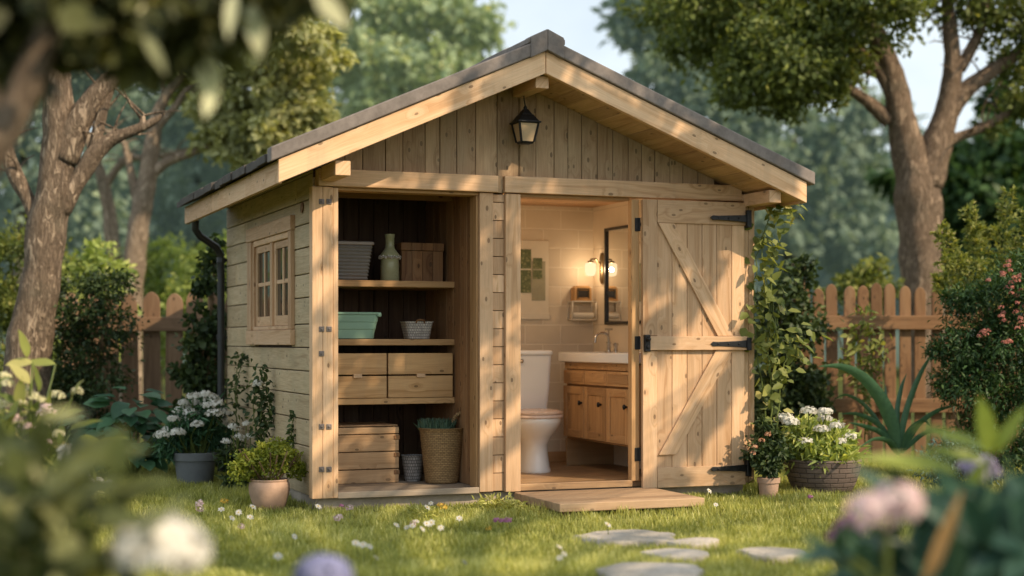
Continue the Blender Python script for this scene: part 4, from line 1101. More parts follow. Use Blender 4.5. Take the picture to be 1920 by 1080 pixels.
far_tree('deep green tree filling the gap behind the left tree trunk', 27, [[(40, 560, 16), (42, 380, 12), (45, 250, 6)]],
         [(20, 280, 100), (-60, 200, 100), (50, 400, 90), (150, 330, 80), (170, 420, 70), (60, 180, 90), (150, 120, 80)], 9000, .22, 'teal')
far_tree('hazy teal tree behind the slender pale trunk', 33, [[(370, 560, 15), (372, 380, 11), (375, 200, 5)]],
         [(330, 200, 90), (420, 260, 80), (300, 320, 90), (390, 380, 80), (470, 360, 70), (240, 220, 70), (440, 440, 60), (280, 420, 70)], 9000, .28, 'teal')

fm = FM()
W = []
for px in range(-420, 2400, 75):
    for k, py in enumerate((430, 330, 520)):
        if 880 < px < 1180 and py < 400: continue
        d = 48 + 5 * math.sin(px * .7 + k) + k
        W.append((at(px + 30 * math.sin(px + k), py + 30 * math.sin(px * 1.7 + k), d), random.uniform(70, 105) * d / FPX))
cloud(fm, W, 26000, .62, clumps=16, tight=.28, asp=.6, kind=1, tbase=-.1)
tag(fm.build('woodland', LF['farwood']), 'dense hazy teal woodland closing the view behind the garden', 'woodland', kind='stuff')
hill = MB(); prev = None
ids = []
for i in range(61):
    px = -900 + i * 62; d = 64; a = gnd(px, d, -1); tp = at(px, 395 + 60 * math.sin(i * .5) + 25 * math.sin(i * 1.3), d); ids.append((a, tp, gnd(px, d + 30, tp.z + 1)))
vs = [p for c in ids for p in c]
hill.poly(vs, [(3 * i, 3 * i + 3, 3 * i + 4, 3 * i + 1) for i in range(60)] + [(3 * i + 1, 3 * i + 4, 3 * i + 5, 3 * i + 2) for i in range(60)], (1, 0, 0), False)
tag(hill.build('hill', plain('wooded_hill', (.09, .15, .145), 1.0, var=.3, scale=1.2, col2=(.12, .185, .17)), smooth=True), kind='structure')  # bluish colour carries the distance haze on this slope

# ================================================================== SHRUBS AND CLIMBERS
def shrub(name, label, cat, d, blobs, n, ll, leaf, kind=1, group=None, clumps=14, tight=.24, asp=.5, tbase=0., stems=True, up=.35):
    bl = crown_px(blobs, d); c = sum((Vector(b[0]) for b in bl), Vector()) / len(bl)
    t = thing(name, label, cat, (c.x, c.y, 0), group)
    if stems:
        m = MB()
        for b in bl[:8]:
            q = Vector(b[0]); m.tube([x for x in spline([(c.x + random.gauss(0, .05), c.y + random.gauss(0, .05), 0), ((c.x + q.x) / 2 + random.gauss(0, .05), (c.y + q.y) / 2, q.z * .55), tuple(q)], 4)], [.018 - .0014 * i for i in range(9)], 6)
        m.build('branches', LF['twig'], t, smooth=True)
    fm = FM(); cloud(fm, bl, n, ll, asp=asp, kind=kind, clumps=clumps, tight=tight, tbase=tbase, up=up); fm.build('foliage', LF[leaf], t); return t
shrub('hedge_shrub', 'dark clipped shrub between the left tree trunk and the fence', 'shrub', 12.9, [(150, 560, 60), (190, 620, 60), (140, 660, 60), (200, 540, 40), (120, 740, 60), (180, 720, 60), (160, 800, 60)], 9000, .05, 'ivy', clumps=26)
shrub('garden_shrub', 'bright green bush at the left edge behind the tree trunk', 'shrub', 14.5, [(20, 480, 60), (70, 450, 40), (-20, 560, 70), (30, 580, 60), (20, 680, 70), (100, 500, 40)], 6500, .06, 'vine', tbase=-.15, clumps=22)
for i, (lab, bl, d, lf) in enumerate((
        ('pale sunny bush behind the left fence, nearest the tree trunk', [(150, 520, 44), (200, 500, 44), (180, 570, 50), (130, 580, 40), (160, 660, 60)], 15.5, 'light'),
        ('wide rounded pale bush behind the middle of the left fence', [(260, 510, 50), (310, 480, 40), (330, 530, 55), (250, 570, 50), (300, 620, 60)], 19.5, 'light'),
        ('light bush rising beside the shed corner behind the ivy', [(390, 480, 44), (420, 520, 50), (370, 550, 50), (440, 470, 40), (400, 620, 60)], 18.5, 'light'))):
    shrub('garden_shrub', lab, 'shrub', d, bl, 4200, .09, lf, clumps=18)
shrub('ivy_column', 'dark ivy growing up behind the black downpipe', 'ivy', 12.75, [(398, 490, 22), (392, 540, 28), (385, 600, 34), (380, 660, 38), (385, 720, 40), (375, 780, 44), (392, 830, 44), (405, 450, 12), (350, 700, 26), (412, 640, 24)], 4800, .055, 'ivy', kind=2, clumps=18, asp=.8)
shrub('garden_shrub', 'dark leafy bush behind the vine at the right shed corner', 'shrub', 12.9, [(1470, 560, 48), (1500, 620, 50), (1450, 640, 55), (1490, 520, 34), (1510, 500, 22), (1470, 720, 60), (1510, 740, 50), (1440, 760, 60), (1480, 800, 50)], 7000, .06, 'ivy', kind=2, clumps=20, asp=.65)
shrub('garden_shrub', 'yellow green bush top showing above the right fence', 'shrub', 16.5, [(1620, 520, 34), (1650, 500, 20), (1600, 540, 34), (1660, 540, 34), (1620, 600, 40), (1550, 560, 26)], 1700, .085, 'vine', clumps=14, tbase=-.1)
shrub('blue_shrub', 'low blue green bush of fine needles on the right', 'shrub', 11.0, [(1780, 850, 34), (1745, 870, 26), (1815, 860, 36), (1780, 890, 34), (1840, 890, 30)], 3600, .05, 'blue', asp=.2, clumps=20, up=.8)
rs = shrub('flowering_bush', 'dark bush dotted with coral red flowers at the right edge', 'bush', 11.6, [(1850, 570, 66), (1910, 560, 80), (1800, 640, 52), (1880, 660, 90), (1940, 690, 90), (1830, 740, 70), (1780, 720, 40), (1900, 790, 90), (1760, 660, 26), (1850, 830, 70), (1960, 500, 60), (1790, 560, 28)], 24000, .05, 'dark', asp=.3, clumps=30, tight=.22, tbase=.02, up=.7)

def petal_ball(fm, c, r, n, ps, sq=.65, tint=.5, low=-.25, asp=.8, kind=1):
    u = unit(n); u[:, 2] = np.abs(u[:, 2]) * (1 - low) + low if low > -1 else u[:, 2]
    u /= np.linalg.norm(u, axis=1, keepdims=True)
    k = np.array([1, 1, sq]); P = np.array(c) + u * r * k * rng.uniform(.8, 1.05, (n, 1))
    A = np.cross(u, unit(n)); fm.leaves(P - A / (np.linalg.norm(A, axis=1, keepdims=True) + 1e-9) * ps * .5, A + u * .25, u + unit(n) * .3, ps * rng.uniform(.8, 1.2, n), ps * asp, np.clip(tint + rng.normal(0, .22, n), 0, 1), kind, fold=.2, droop=.1)
def blossom(fm, c, r, axis, petals=5, tint=.6, asp=.75):
    axis = Vector(axis).normalized(); a = axis.orthogonal().normalized(); b = axis.cross(a); o = random.random() * 6
    D = np.array([tuple(a * math.cos(o + 6.2832 * k / petals) + b * math.sin(o + 6.2832 * k / petals) + axis * .18) for k in range(petals)])
    fm.leaves(np.repeat(np.array([tuple(c)]), petals, 0), D, np.repeat(np.array([tuple(axis)]), petals, 0), r, r * asp, np.clip(tint + rng.normal(0, .15, petals), 0, 1), 2, fold=.1, droop=.15)
fm = FM()
for px, py, s in [(1880, 520, 20), (1900, 545, 22), (1905, 575, 18), (1875, 590, 16), (1915, 610, 14), (1890, 640, 12), (1850, 625, 12), (1910, 520, 14), (1895, 500, 12)]:
    fm = FM()
    for _ in range(5):
        c = at(px + random.gauss(0, s * .6), py + random.gauss(0, s * .35), 11.25 + random.uniform(-.12, .1)); petal_ball(fm, c, .018, 18, .016, .8)
    fm.build('flower_cluster', LF['redf'], rs)


# feathery light branches above the bush
t = thing('feathery_shrub', 'feathery light green shrub rising above the red flowered bush', 'shrub', gnd(1850, 12.6))
m = MB(); fm = FM()
for base, mid, tip in (((1850, 640), (1840, 480), (1815, 395)), ((1870, 640), (1880, 470), (1893, 362)), ((1850, 640), (1800, 500), (1762, 432)), ((1860, 640), (1850, 520), (1770, 490)), ((1880, 640), (1905, 500), (1930, 400)), ((1860, 640), (1830, 470), (1850, 430)), ((1870, 640), (1870, 520), (1920, 470)), ((1850, 640), (1790, 540), (1755, 530)), ((1880, 640), (1930, 540), (1980, 480))):
    dd = 12.4 + random.uniform(-.3, .3)
    sp = spline([tuple(at(*base, dd)), tuple(at(*mid, dd)), tuple(at(*tip, dd - .15))], 12)
    m.tube(sp, [.010 - .0003 * i for i in range(len(sp))], 5)
    P, A = [], []
    for i in range(6, len(sp)):
        tang = Vector(sp[min(i + 1, len(sp) - 1)]) - Vector(sp[i - 1]); tang.normalize(); s = tang.cross(FW).normalized()
        for sg in (-1, 1):
            fr = Vector(sp[i]); dv = (s * sg + tang * .7 + Vector((random.gauss(0, .3), random.gauss(0, .5), random.gauss(0, .2)))).normalized(); ln = .13 * (1 - .5 * i / len(sp))
            for q in range(7):
                for _ in range(2): P.append(fr + dv * ln * (q + random.random()) / 7); A.append(dv * .6 + Vector((random.gauss(0, .6), random.gauss(0, .6), random.gauss(.1, .4))))
    P = np.array([tuple(p) for p in P]); fm.leaves(P, np.array([tuple(a) for a in A]), unit(len(P)) + np.array([0, 0, .6]), .05, .02, np.clip(rng.normal(.55, .25, len(P)), 0, 1), 1)
m.build('branches', LF['stem'], t); fm.build('foliage', LF['vine'], t)

def vine(name, label, paths, d, ll, leaf, nper, asp=.75, jit=.03, stem='stem', tb=.0, kind=2, rad=.006, cat='climber'):
    p0 = paths[0][0]; t = thing(name, label, cat, gnd(p0[0], d)); m = MB(); fm = FM()
    for path in paths:
        sp = spline([tuple(at(p[0], p[1], d + (p[2] if len(p) > 2 else 0))) for p in path], 8)
        sp = [Vector(p) + Vector((random.gauss(0, .004), random.gauss(0, .004), 0)) for p in sp]
        m.tube(sp, [rad * (1 - .6 * i / len(sp)) for i in range(len(sp))], 6)
        n = max(4, int(nper * len(sp))); k = rng.integers(1, len(sp), n)
        P = np.array([tuple(sp[i]) for i in k]) + rng.normal(0, jit, (n, 3)) * np.array([1, .6, 1])
        A = unit(n) * np.array([1, .7, .6]) + np.array([0, -.25, -.25]); Nn = unit(n) * .5 + np.array([.3, -.7, .7])
        fm.leaves(P, A, Nn, ll * rng.uniform(.55, 1.2, n), ll * asp * rng.uniform(.7, 1.1, n), np.clip(rng.normal(.5 + tb, .24, n), 0, 1), kind, droop=.15)
    m.build('stems', LF[stem], t); fm.build('foliage', LF[leaf], t); return t
vine('climbing_vine', 'sunny yellow green vine climbing the right corner post', [
    [(1439, 890), (1446, 800), (1446, 720), (1439, 640), (1442, 560), (1429, 480), (1439, 420), (1461, 395), (1486, 392)],
    [(1446, 890), (1458, 790), (1468, 700), (1484, 640), (1506, 630)], [(1444, 880), (1434, 760), (1419, 660), (1414, 560), (1422, 470), (1446, 400)],
    [(1446, 760), (1456, 640), (1446, 540), (1451, 470), (1434, 440)], [(1442, 700), (1456, 620), (1461, 560)], [(1446, 730), (1486, 680), (1496, 640)],
    [(1439, 640), (1446, 590), (1444, 520), (1451, 460)]], 10.55, .085, 'vine', 1.35, jit=.045)
vine('climbing_plant', 'small climber with one white bloom on the left shed wall', [[(490, 840), (488, 780), (495, 730), (488, 690)], [(492, 840), (505, 770), (500, 720)], [(486, 840), (475, 770), (480, 720)], [(490, 820), (510, 760)]], 10.55, .055, 'ivy', 3.4, jit=.03, asp=.6)
vine('climbing_plant', 'wispy climber shoots beneath the side window', [[(445, 800), (442, 740), (450, 690), (455, 660)], [(470, 760), (474, 700), (472, 668)], [(445, 760), (440, 720), (447, 680)]], 11.4, .05, 'ivy', 2.2, jit=.03, asp=.6)
vine('climbing_plant', 'low narrow climber near the left front corner post', [[(548, 860), (552, 810), (556, 768)], [(552, 860), (545, 820), (550, 780)], [(545, 860), (560, 815)]], 10.0, .05, 'ivy', 2.4, jit=.022, asp=.6)
fm = FM(); petal_ball(fm, at(484, 720, 10.5), .03, 40, .03, .9); o = fm.build('bloom', LF['whitef'], bpy.data.objects['climbing_plant'])
vine('young_sapling', 'upright young sapling with glossy leaves before the right fence', [[(1622, 830), (1620, 740), (1612, 660), (1618, 600), (1622, 575)], [(1622, 760), (1650, 690), (1655, 620)], [(1620, 740), (1590, 680), (1598, 620)], [(1618, 700), (1640, 650), (1636, 620)], [(1620, 720), (1600, 690), (1575, 670)]], 12.4, .10, 'vine', 2.0, asp=.45, jit=.035, cat='sapling')

# hosta
def leaf_list(fm, L_, tint=None, kind=3, droop=.18, fold=.12, nup=(0, 0, 1)):
    for b, tpt, w, tn in L_:
        b, tpt = Vector(b), Vector(tpt); a = tpt - b; ln = a.length
        n = Vector(nup) + Vector((random.gauss(0, .2), random.gauss(0, .2), 0))
        fm.leaves(np.array([tuple(b)]), np.array([tuple(a)]), np.array([tuple(n)]), ln, w, tn, kind, fold=fold, droop=droop)
t = thing('hosta_plant', 'broad dark leaved hosta in shade at the foot of the left fence', 'plant', gnd(250, 11.9)); fm = FM(); c0 = gnd(250, 11.9)
for _ in range(190):
    a = random.uniform(0, 6.283); r = random.uniform(.08, .42); h = random.uniform(.18, .66) * (1.15 - r)
    b = c0 + Vector((math.cos(a) * r * 1.1, math.sin(a) * r * .7, h)); ln = random.uniform(.14, .24)
    tp = b + Vector((math.cos(a) * ln, math.sin(a) * ln, random.uniform(-.10, .05))); leaf_list(fm, [(b, tp, ln * .62, random.random())], nup=(math.cos(a) * .5, math.sin(a) * .5 - .3, 1))
fm.build('foliage', LF['hosta'], t, smooth=True)
m = MB()
for _ in range(24):
    a = random.uniform(0, 6.283); m.tube([c0, c0 + Vector((math.cos(a) * .15, math.sin(a) * .12, .25)), c0 + Vector((math.cos(a) * .35, math.sin(a) * .25, .38))], .006, 5)
m.build('stalks', LF['stem'], t)

# strap leaved plant
t = thing('strap_leaf_plant', 'large blue green strap leaved plant before the right fence', 'plant', gnd(1675, 11.8)); fm = FM()
for pts, w, tn, dz in (([(1684, 850), (1672, 795), (1650, 748), (1618, 710), (1578, 689), (1534, 687)], 20, .6, -.2), ([(1688, 850), (1695, 790), (1712, 735), (1732, 690), (1755, 655)], 13, .5, .0),
                       ([(1680, 850), (1655, 815), (1620, 800), (1590, 792)], 13, .35, -.1), ([(1685, 850), (1650, 800), (1610, 778), (1575, 776)], 12, .3, .1), ([(1692, 850), (1720, 800), (1760, 770), (1800, 760)], 12, .4, -.1),
                       ([(1690, 850), (1705, 810), (1730, 790), (1745, 800)], 12, .3, -.2), ([(1685, 855), (1668, 830), (1640, 825), (1610, 840)], 14, .4, -.35), ([(1688, 850), (1682, 780), (1690, 730), (1700, 700)], 11, .35, .2), ([(1684, 850), (1664, 770), (1660, 720)], 11, .25, .25), ([(1690, 850), (1740, 810), (1790, 815)], 11, .35, .0), ([(1684, 852), (1630, 770), (1590, 742), (1565, 748)], 9, .3, .3)):
    sp = spline([tuple(at(p[0], p[1], 11.8 + dz * i / len(pts) * 1.5)) for i, p in enumerate(pts)], 7); n = len(sp)
    ws = [(.66 if w > 18 else .46) * w * 11.8 / FPX * (1.0 if i / n > .25 else .55 + 1.8 * i / n) * (1 - (i / (n - 1)) ** 3) + .001 for i in range(n)]
    dv = np.gradient(np.array(sp), axis=0); fm.ribbon(sp, ws, tn, fold=.5, side=np.cross(dv, np.array(tuple(FW * .85 + Vector((.2, 0, .5))))))
fm.build('leaves', LF['agave'], t, smooth=True)

# ================================================================== POTS
def pot(mb, c, prof, seg=32): mb.lathe(prof, c, seg, cap=False)
def soil(t, c, r, z):
    m = MB(); m.lathe([(r, z - .006), (r * .6, z), (0, z + .004)], c, 20, cap=False); m.build('soil', M['soil'], t, smooth=True)
def flowers_on_stems(t, c, z0, heads, leaf, petal, hr, n, ps, sq=.6):
    fs, fp = FM(), FM(); ms = MB()
    for h in heads:
        h = Vector(h); b = Vector((c[0], c[1], z0)) + (h - Vector((c[0], c[1], h.z))) * .35
        ms.tube(spline([tuple(b), tuple((b + h) / 2 + Vector((random.gauss(0, .02), random.gauss(0, .02), .02))), tuple(h)], 4), .004, 5)
        r = hr * random.uniform(.75, 1.2); fp = FM(); petal_ball(fp, h, r, n, ps, sq); fp.build('flower_head', LF[petal], t)
    ms.build('stems', LF['stem'], t)
# grey pot with white flowers
c = gnd(366, 11.35); c = (c.x, c.y, 0)
t = thing('potted_flowers', 'blue grey round pot of white clustered flowers, in shade beside the shed', 'potted plant', c)
m = MB(); pot(m, c, [(0, .0), (.125, .0), (.13, .01), (.15, .18), (.153, .182), (.165, .185), (.17, .24), (.165, .245), (.15, .243), (.14, .2), (0, .2)]); m.build('pot', M['greypot'], t, smooth=True, auto=40); soil(t, c, .146, .225)
heads = [at(px, py, 11.35 + random.uniform(-.15, .15)) for px, py in ((322, 790), (345, 772), (362, 760), (350, 790), (372, 780), (392, 752), (398, 780), (366, 800), (410, 798), (330, 815), (312, 812), (300, 820), (318, 822), (385, 765), (340, 760), (352, 778), (394, 788), (335, 775), (380, 745), (402, 762), (358, 748), (414, 778), (326, 802), (384, 795), (346, 800), (375, 765))]
heads = [h + Vector((0, -.10, .02)) for h in heads]
flowers_on_stems(t, c, .22, heads, None, 'whitef', .05, 60, .03, .55)
fm = FM(); cloud(fm, [((c[0] + dx, c[1] + dy, z), r) for dx, dy, z, r in ((0, 0, .38, .13), (-.13, 0, .36, .1), (.13, 0, .38, .11), (0, -.05, .5, .13), (-.18, 0, .28, .07), (.06, .02, .56, .1))], 2600, .075, asp=.22, clumps=16, tight=.3, kind=2, up=.5); fm.build('foliage', LF['hosta'], t)
# second white flower clump by the wall
c = gnd(450, 11.0)
t = thing('flower_clump', 'low clump of pale flowers against the shed wall behind the terracotta pot', 'flowers', c); c = tuple(c)
flowers_on_stems(t, c, .02, [at(px, py, 10.9 + random.uniform(-.1, .1)) for px, py in ((448, 818), (462, 795), (436, 800), (425, 828), (458, 822), (470, 818), (444, 805))], None, 'whitef', .035, 36, .022)
fm = FM(); cloud(fm, [((c[0], c[1], .12), .11), ((c[0] + .1, c[1], .2), .1), ((c[0] - .06, c[1], .25), .09)], 1000, .07, asp=.3, kind=2, up=.5); fm.build('foliage', LF['ivy'], t)
# terracotta pot with yellow-green bush
c = gnd(505, 9.62); c = (c.x, c.y, 0)
t = thing('potted_shrub', 'round terracotta pot holding a bushy yellow green shrub by the corner post', 'potted plant', c)
m = MB(); pot(m, c, [(0, .0), (.085, .0), (.092, .006), (.112, .06), (.127, .115), (.13, .15), (.125, .178), (.118, .185), (.122, .196), (.118, .2), (.108, .196), (.105, .17), (0, .17)], 40); m.build('pot', M['terracotta'], t, smooth=True, auto=60); soil(t, c, .106, .18)
m = MB()
for k in range(16):
    a = k * 2.4; m.tube([(c[0] + .03 * math.cos(a), c[1] + .03 * math.sin(a), .17), (c[0] + .12 * math.cos(a), c[1] + .1 * math.sin(a), .26), (c[0] + .2 * math.cos(a), c[1] + .15 * math.sin(a), .3 + .1 * random.random())], .005, 5)
m.build('branches', LF['twig'], t)
fm = FM(); cloud(fm, [((c[0] + dx, c[1] + dy, z), r) for dx, dy, z, r in ((-.14, 0, .29, .10), (.0, -.03, .31, .12), (.14, 0, .30, .10), (-.06, .05, .35, .1), (.07, .03, .36, .1), (-.2, 0, .24, .07), (.2, .02, .25, .07), (.02, 0, .4, .06))], 4200, .026, asp=.55, clumps=34, tight=.15, kind=2, up=.4); fm.build('foliage', LF['yellow'], t)
# small pot on the right
c = gnd(1441, 10.42); c = (c.x, c.y, 0)
t = thing('potted_flowers', 'small terracotta pot with peach coloured flowers at the right corner post', 'potted plant', c)
m = MB(); pot(m, c, [(0, 0), (.055, 0), (.06, .01), (.07, .10), (.078, .102), (.08, .135), (.072, .137), (.066, .11), (0, .11)]); m.build('pot', M['terracotta'], t, smooth=True, auto=45); soil(t, c, .068, .125)
fm = FM(); cloud(fm, [((c[0] + dx, c[1], z), r) for dx, z, r in ((0, .24, .1), (-.06, .32, .09), (.06, .33, .09), (0, .42, .08), (-.04, .5, .05))], 1900, .04, asp=.5, kind=2, clumps=18); fm.build('foliage', LF['ivy'], t)
for px, py in ((1415, 838), (1428, 826), (1440, 815), (1412, 850)): fm = FM(); petal_ball(fm, at(px, py, 10.3), .02, 24, .018); fm.build('flower_head', LF['peachf'], t)
# dark basket planter
c = gnd(1542, 10.75); c = (c.x, c.y, 0); k = 10.75 / FPX
t = thing('basket_planter', 'wide dark block weave planter full of white flower heads', 'planter', c)
m = MB(); pot(m, c, [(0, 0), (.19, 0), (.20, .008), (.235, .08), (.262, .16), (.27, .22), (.275, .235), (.27, .243), (.255, .243), (.248, .23), (.24, .18), (0, .18)], 64, ); m.build('planter_body', M['stonepot'], t, smooth=True, auto=60); soil(t, c, .245, .21)
heads = [at(px, py, 10.6 + random.uniform(-.08, .06)) for px, py in ((1516, 772), (1547, 772), (1546, 786), (1568, 799), (1540, 805), (1591, 819), (1576, 827), (1463, 787), (1482, 792), (1509, 828), (1472, 783))]

flowers_on_stems(t, c, .2, heads, None, 'whitef', .05, 70, .03, .42)
fm = FM(); cloud(fm, [((c[0] + dx, c[1] + dy, z), r) for dx, dy, z, r in ((-.16, 0, .30, .12), (0, -.08, .31, .13), (.15, 0, .29, .11), (-.2, -.05, .40, .08), (-.05, .05, .42, .12), (.12, .05, .40, .09), (-.1, -.1, .27, .1))], 3600, .085, asp=.26, kind=2, clumps=22, tight=.28, up=.4, tbase=.1); fm.build('foliage', LF['light'], t)
fm = FM()
for _ in range(46):
    a = random.uniform(0, 6.28); r = random.uniform(.1, .22); p = Vector((c[0] + r * math.cos(a), c[1] + r * math.sin(a) - .03, .22)); q = p + Vector((math.cos(a) * .08, math.sin(a) * .08 - .03, random.uniform(.0, .16))); leaf_list(fm, [(p, q, .035, random.random())])
fm.build('broad_leaves', LF['light'], t, smooth=True)

# ================================================================== NEAR PLANTS (out of focus)
def near_plant(name, label, d, base, leafspec, leaf, extra=None, cat='plant', stems=True):
    t = thing(name, label, cat, gnd(base[0], d)); fm = FM(); g0 = gnd(base[0], d); ms = MB()
    for (x0, y0, x1, y1, w, tn, dd) in leafspec:
        b, tp = at(x0, y0, d + dd), at(x1, y1, d + dd - .06)
        leaf_list(fm, [(b, tp, w * d / FPX, tn)], nup=(random.gauss(0, .3) - FW.x * .7, -FW.y * .7, .8), droop=random.uniform(.05, .25))
        if stems and random.random() < .5: ms.tube(spline([(g0.x + random.gauss(0, .05), g0.y + random.gauss(0, .05), 0), tuple((g0 + b) / 2 + Vector((0, 0, b.z * .15))), tuple(b)], 4), .005, 5)
    fm.build('foliage', LF[leaf], t, smooth=True)
    if stems: ms.build('stems', LF['stem'], t)
    return t
def scatter_leaves(n, cx, cy, sx, sy, ln, w, dd=.25, up=-.4):
    out = []
    for _ in range(n):
        x, y = random.gauss(cx, sx), random.gauss(cy, sy); a = random.gauss(-1.57, 1.0) if random.random() < .7 else random.uniform(0, 6.28); l = ln * random.uniform(.6, 1.3)
        out.append((x, y, x + math.cos(a) * l, y + math.sin(a) * l, w * random.uniform(.7, 1.2), random.random(), random.uniform(-dd, dd)))
    return out
sl = scatter_leaves(125, 20, 1020, 95, 75, 92, 50) + scatter_leaves(44, 100, 930, 60, 40, 88, 46) + scatter_leaves(26, 120, 1060, 50, 20, 84, 44)
sl += [(90, 900, 255, 818, 60, .75, -.1), (110, 870, 230, 800, 44, .5, .0), (180, 960, 320, 890, 36, .7, -.1), (60, 830, 120, 780, 40, .4, .1), (40, 860, 30, 770, 44, .3, .1), (160, 990, 280, 960, 40, .6, 0), (10, 1000, 150, 930, 60, .8, -.2), (200, 930, 310, 880, 34, .65, -.1)]
near_plant('leafy_shrub', 'blurred olive leafy shrub filling the bottom left corner', 3.5, (70, 1000), sl, 'fore', cat='shrub')
t = thing('white_hydrangea', 'large blurred white hydrangea head at the bottom left', 'flower', gnd(300, 3.7)); fm = FM(); hc = at(300, 1040, 3.35)
for u in unit(300):
    if u[2] < -.3: continue
    p = Vector(hc) + Vector((u[0] * .105, u[1] * .105, u[2] * .085)) * random.uniform(.72, 1.08); blossom(fm, p, .022, Vector(u) + Vector((random.gauss(0, .2), random.gauss(0, .2), 0)), 4, .6, .95)
fm.build('petals', LF['whitef'], t)
m = MB(); m.tube([gnd(310, 3.7), gnd(306, 3.7, .3), hc], .006, 6); m.build('stem', LF['stem'], t)
fm = FM(); leaf_list(fm, [(gnd(305, 3.7, .35), at(400, 1070, 3.6), .07, .5), (gnd(305, 3.7, .35), at(200, 1075, 3.6), .07, .4)]); fm.build('leaves', LF['fore'], t, smooth=True)
t = thing('lilac_flower', 'blurred lilac blue flower head at the bottom edge', 'flower', gnd(608, 3.9)); fm = FM(); hc = at(606, 1082, 3.9)
for u in unit(170):
    if u[2] < -.3: continue
    p = Vector(hc) + Vector((u[0] * .075, u[1] * .075, u[2] * .055)); blossom(fm, p, .02, Vector(u), 4, .5, .95)
fm.build('petals', LF['bluef'], t); m = MB(); m.tube([gnd(608, 3.9), hc], .005, 6); m.build('stem', LF['stem'], t)
# flowering plants on the left
t = near_plant('cream_flower_plant', 'plant with drooping cream and pink blooms at the left edge', 7.4, (50, 900), scatter_leaves(110, 40, 850, 50, 60, 48, 20, .2) + [(40, 800, 110, 770, 24, .6, 0), (100, 800, 120, 745, 16, .6, 0), (60, 830, 100, 740, 18, .5, 0)], 'vine')
fm = FM()
for px, py, r in ((8, 705, .03), (14, 720, .035), (45, 735, .045), (60, 745, .04), (75, 750, .03), (108, 742, .038), (145, 735, .034), (30, 790, .04), (110, 815, .03), (5, 760, .045), (10, 900, .045), (15, 870, .04), (60, 770, .03), (40, 755, .03), (20, 810, .04), (85, 800, .03)):
    fm = FM(); petal_ball(fm, at(px, py, 7.3 + random.uniform(-.1, .1)), r * .8, 34, .022, .7); fm.build('cream_bloom', LF['creamf'], t)
for px, py in ((85, 765), (95, 772), (30, 785), (78, 775), (55, 800), (90, 830)): fm = FM(); petal_ball(fm, at(px, py, 7.2), .022, 26, .02, .8); fm.build('pink_bloom', LF['pinkf'], t)
t = thing('white_bloom', 'single white bloom above the blurred leaves on the left', 'flower', gnd(130, 6.8)); fm = FM(); petal_ball(fm, at(133, 852, 6.8), .05, 60, .045, .8); fm.build('petals', LF['whitef'], t); m = MB(); m.tube([gnd(130, 6.8), at(133, 855, 6.8)], .004, 5); m.build('stem', LF['stem'], t)
t = thing('flower_clump', 'clump of tiny white and lilac flowers on the lawn at left', 'flowers', gnd(165, 9.6)); c = gnd(165, 9.6)
fm = FM(); fw = FM(); fl = FM(); cloud(fl, [((c.x, c.y, .07), .12), ((c.x + .12, c.y, .06), .09), ((c.x - .12, c.y, .05), .09)], 900, .06, asp=.25, kind=2, up=.4)
for px, py in ((150, 897), (162, 893), (170, 902), (190, 905), (200, 910), (205, 905), (186, 900), (148, 905), (135, 920), (135, 935)): petal_ball(fw, at(px, py, 9.6 + random.gauss(0, .05)), .022, 26, .022, .7)
for px, py in ((155, 912), (160, 908), (140, 912), (168, 915), (150, 918)): petal_ball(fm, at(px, py, 9.55), .022, 26, .022, .7)
fl.build('foliage', LF['grass'], t); fw.build('white_blooms', LF['whitef'], t); fm.build('lilac_blooms', LF['purplef'], t)

# right foreground
sl = []
for x0, y0, x1, y1, w, tn, dd in [(1760, 1010, 1610, 870, 60, .5, -.1), (1840, 1000, 1760, 880, 60, .4, 0), (1850, 1000, 1700, 940, 60, .2, -.1), (1880, 960, 1930, 880, 60, .7, 0), (1780, 1080, 1640, 1040, 60, .4, 0), (1880, 1080, 1760, 1000, 80, .3, -.1), (1900, 1000, 1800, 900, 70, .8, .1), (1900, 950, 1890, 850, 60, .9, 0), (1850, 1080, 1720, 1080, 70, .3, 0), (1700, 1080, 1580, 1060, 50, .3, .1), (1690, 1080, 1560, 1020, 40, .2, .15)]: sl.append((x0, y0, x1, y1, w, tn, dd))
sl += scatter_leaves(120, 1850, 1050, 80, 42, 110, 50) + scatter_leaves(30, 1620, 1075, 40, 20, 70, 34)
bp = near_plant('broad_leaf_plant', 'dark broad leaved plant blurred in the bottom right corner', 4.0, (1850, 1000), sl, 'foredark')
fm = FM(); leaf_list(fm, [(at(1725, 1100, 3.7), at(1812, 925, 3.65), .036, .3)], nup=(-FW.x, -FW.y, .4)); fm.build('dry_leaf', LF['dry'], bp, smooth=True)
near_plant('lime_leaf_plant', 'lime green long leaves rising at the right, out of focus', 4.3, (1850, 950), [(1800, 890, 1605, 850, 46, .7, -.1), (1848, 850, 1725, 785, 42, .6, 0), (1855, 850, 1838, 742, 40, .7, .1), (1868, 850, 1915, 760, 30, .5, .1), (1845, 870, 1740, 830, 30, .4, .15), (1800, 960, 1840, 860, 30, .4, .2)], 'lime')
t = thing('pink_hydrangea', 'blurred round pink hydrangea head in the right foreground', 'flower', gnd(1655, 3.6)); fm = FM()
for hx, hy, r in ((1634, 962, .058), (1680, 946, .06)):
    hc = at(hx, hy, 3.6)
    for u in unit(70):
        if u[2] < -.5: continue
        p = Vector(hc) + Vector((u[0] * r, u[1] * r, u[2] * r * .8)); blossom(fm, p, .022, Vector(u) + Vector((random.gauss(0, .2), random.gauss(0, .2), 0)), 4, .5, .95)
fm.build('petals', LF['pinkf'], t); m = MB(); m.tube([gnd(1665, 3.6), at(1662, 1040, 3.6), at(1660, 985, 3.6)], .009, 8); m.build('stem', LF['vine'], t)
